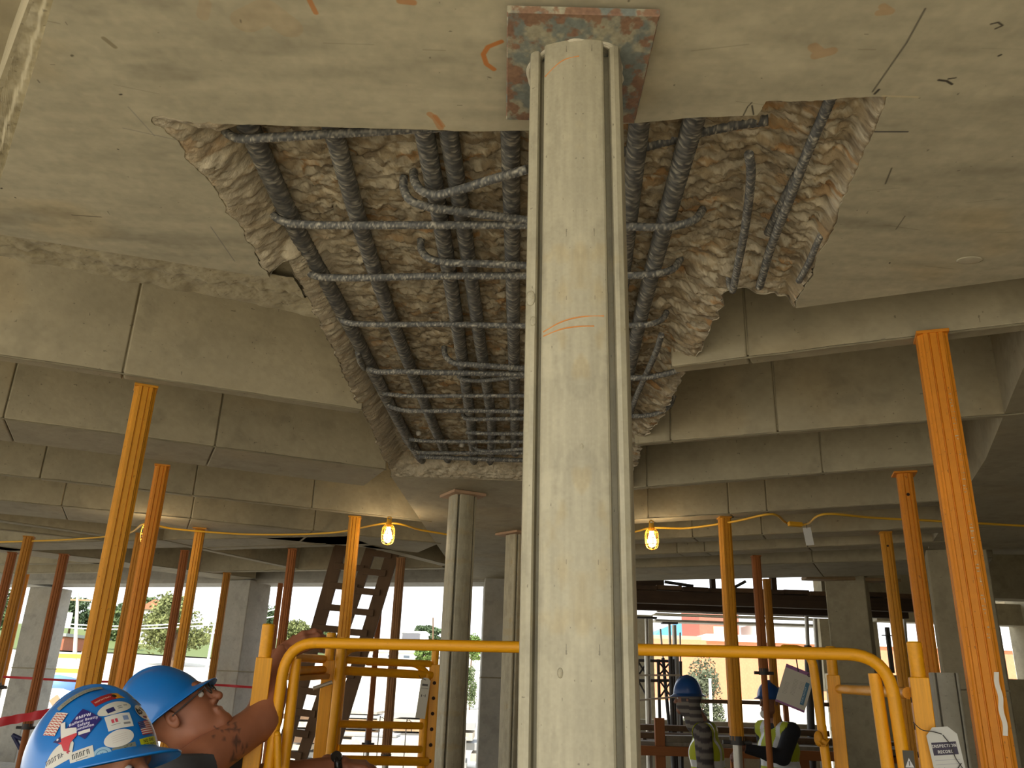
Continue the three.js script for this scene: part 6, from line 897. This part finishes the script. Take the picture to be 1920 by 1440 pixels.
  sticker('sticker', 'light blue round sticker with an x emblem', 191, 1415, 34 * R, 27 * R, 0.05, (c, W, H2) => { ov(c, W, H2, '#8fb4cc'); c.strokeStyle = '#2b6592'; c.lineWidth = 5; c.beginPath(); c.ellipse(W / 2, H2 / 2, W * 0.3, H2 * 0.3, 0, 0, 7); c.stroke(); tx(c, 'x', W / 2, H2 * 0.62, 'bold 50px sans-serif', '#1f5a8e'); }, 160, 120);
  sticker('sticker', 'white sticker with black script lettering', 153, 1416, 42 * R, 22 * R, 0.08, (c, W, H2) => { c.fillStyle = '#cdcabf'; c.fillRect(0, 0, W, H2); scrib(c, W * 0.12, H2 * 0.2, W * 0.75, H2 * 0.42, '#2b2b2b'); c.fillStyle = '#555'; c.fillRect(W * 0.25, H2 * 0.75, W * 0.5, 4); }, 200, 100);
  sticker('sticker', 'white arched sticker with black capitals and a small red cross', 108, 1417, 66 * R, 36 * R, 0.2, (c, W, H2) => { c.fillStyle = '#d0ccc0'; c.beginPath(); c.moveTo(0, H2); c.quadraticCurveTo(W * 0.3, 0, W * 0.75, 0); c.quadraticCurveTo(W, 0, W, H2 * 0.3); c.lineTo(W * 0.85, H2); c.fill(); scrib(c, W * 0.14, H2 * 0.48, W * 0.56, H2 * 0.24, '#35323a'); c.fillStyle = '#a8283a'; c.fillRect(W * 0.78, H2 * 0.5, 8, 30); c.fillRect(W * 0.755, H2 * 0.59, 30, 8); }, 280, 140);
  sticker('sticker', 'red and white chevron strip sticker at the back of the hat', 104, 1358, 46 * R, 30 * R, 1.15, (c, W, H2) => { c.fillStyle = '#d6cfc4'; c.fillRect(0, 0, W, H2); c.strokeStyle = '#b4534a'; c.lineWidth = 8; for (let k = 0; k < 9; k++) { c.beginPath(); for (let i = 0; i <= 6; i++) { const x = W * (k / 9), y = H2 * i / 6; i ? c.lineTo(x + (i % 2) * 10, y) : c.moveTo(x, y); } c.stroke(); } }, 200, 120);
  sticker('sticker', 'dull grey strip sticker along the ridge of the hat', 150, 1304, 90 * R, 14 * R, 0.5, (c, W, H2) => { c.fillStyle = '#8f8f80'; c.fillRect(0, 0, W, H2); scrib(c, W * 0.1, H2 * 0.3, W * 0.8, H2 * 0.45, '#6a6a5e'); }, 320, 50);
}
// far worker in striped sleeves and vest, facing left
{
  const hd = onZ(1290, 1310, -7.9), yaw = Math.PI - 0.35, fw = V(Math.cos(yaw), 0, -Math.sin(yaw)), rt = V(Math.sin(yaw), 0, Math.cos(yaw)), hm = mat4(hd, yaw, -0.02), bx = hd.clone().addScaledVector(fw, -0.14);
  const P = (f, y, r) => bx.clone().addScaledVector(fw, f).addScaledVector(rt, r).setY(y), y = hd.y - 0.27;
  const stripes = (q) => { const k = Math.floor((q.y + 0.15 * fbm(q.x * 5, q.z * 5, 2, 2)) / 0.042) % 2; return k ? [0.055, 0.045, 0.045] : [0.17, 0.15, 0.125]; };
  const b = person('far worker in a yellow-green vest and striped sleeves, striped hood under a blue hat', { base: [bx.x, bx.z], yaw, s: 0.98, headM: hm, chest: P(0, y - 0.17, 0), vest: true, sleeve: 1, collar: true, fullBrim: true, hat: hatNavy, skin: [0.25, 0.12, 0.07], shirtC: stripes, hatP: -0.02,
    R: { sh: P(0, y, 0.19), el: P(-0.05, y - 0.29, 0.25), wr: P(0.02, y - 0.54, 0.27), hand: mat4(P(0.02, y - 0.54, 0.27), yaw, -1.3), curl: 0.6 }, L: { sh: P(0, y, -0.19), el: P(-0.02, y - 0.29, -0.24), wr: P(0.08, y - 0.53, -0.24), hand: mat4(P(0.08, y - 0.53, -0.24), yaw, -1.2), curl: 0.6 } });
  const hood = meshField(union([ell(V(-0.012, 0.03, 0), V(0.112, 0.1, 0.09)), ell(V(0.02, -0.06, 0), V(0.085, 0.08, 0.072)), cap(V(-0.02, -0.06, 0), V(-0.06, -0.2, 0), 0.075, 0.095)], 0.04), V(-0.2, -0.3, -0.15), V(0.16, 0.18, 0.15), 64);
  const face = (p) => p.x > 0.05 && Math.abs(p.y - 0.0) < 0.035; const [hh] = splitGeo(hood, face); hh.deleteAttribute('uv'); hh.applyMatrix4(hm); mesh('hood', rel(paint(hh, (q) => (Math.floor((q.y + 0.04 * q.x) / 0.03) % 2 ? [0.06, 0.05, 0.05] : [0.19, 0.17, 0.14])), b.base), Object.assign(M.vertex.clone(), { side: THREE.DoubleSide }), b.t);
}
// far worker in dark sleeves with a mask under his chin
{
  const hd = onZ(1444, 1316, -8.5), yaw = Math.PI + 0.45, fw = V(Math.cos(yaw), 0, -Math.sin(yaw)), rt = V(Math.sin(yaw), 0, Math.cos(yaw)), hm = mat4(hd, yaw, 0.0), bx = hd.clone().addScaledVector(fw, -0.06);
  const P = (f, y, r) => bx.clone().addScaledVector(fw, f).addScaledVector(rt, r).setY(y), y = hd.y - 0.25;
  const wr = onZ(1393, 1402, -8.3);
  const b = person('far worker in dark sleeves and vest, white dust mask under the chin', { base: [bx.x, bx.z], yaw, s: 0.95, headM: hm, chest: P(0, y - 0.17, 0), vest: true, sleeve: 1, collar: true, hat: hatNavy, skin: [0.24, 0.10, 0.055], shirtC: () => [0.018, 0.018, 0.022],
    R: { sh: P(0, y, 0.19), el: P(-0.08, y - 0.29, 0.24), wr: P(-0.02, y - 0.53, 0.25), hand: mat4(P(-0.02, y - 0.53, 0.25), yaw, -1.4), curl: 0.6 }, L: { sh: P(0, y, -0.19), el: P(0.16, y - 0.22, -0.22), wr, hand: mat4(wr, Math.PI + 0.2, -0.5), curl: 0.5 } });
  const mk = new THREE.SphereGeometry(0.05, 18, 12, 0, Math.PI * 2, 0, Math.PI / 2); mk.rotateZ(-Math.PI / 2); mk.scale(0.9, 0.9, 1.1); mk.translate(0.07, -0.11, 0); mk.applyMatrix4(hm); mesh('dust_mask', rel(mk, b.base), std(0.62, 0.6, 0.55, 0.9, { side: THREE.DoubleSide }), b.t);
  const st = tube([V(0.075, -0.1, 0.05), V(0.0, -0.08, 0.08), V(-0.08, -0.06, 0.04)], 0.004, 16, 5); st.applyMatrix4(hm); mesh('mask_strap', rel(st, b.base), M.white, b.t);
  const tape = thing('safety_strap', 'bright yellow strap hanging at the waist of the dark-sleeved far worker', 'strap', P(0.14, y - 0.5, 0.02)); mesh('strap', rel(tube([P(0.15, y - 0.36, -0.02), P(0.16, y - 0.5, 0.0), P(0.15, y - 0.75, 0.03)], 0.016, 16, 6), tape.position), M.yellow, tape);
}
renderer.render(scene, camera);
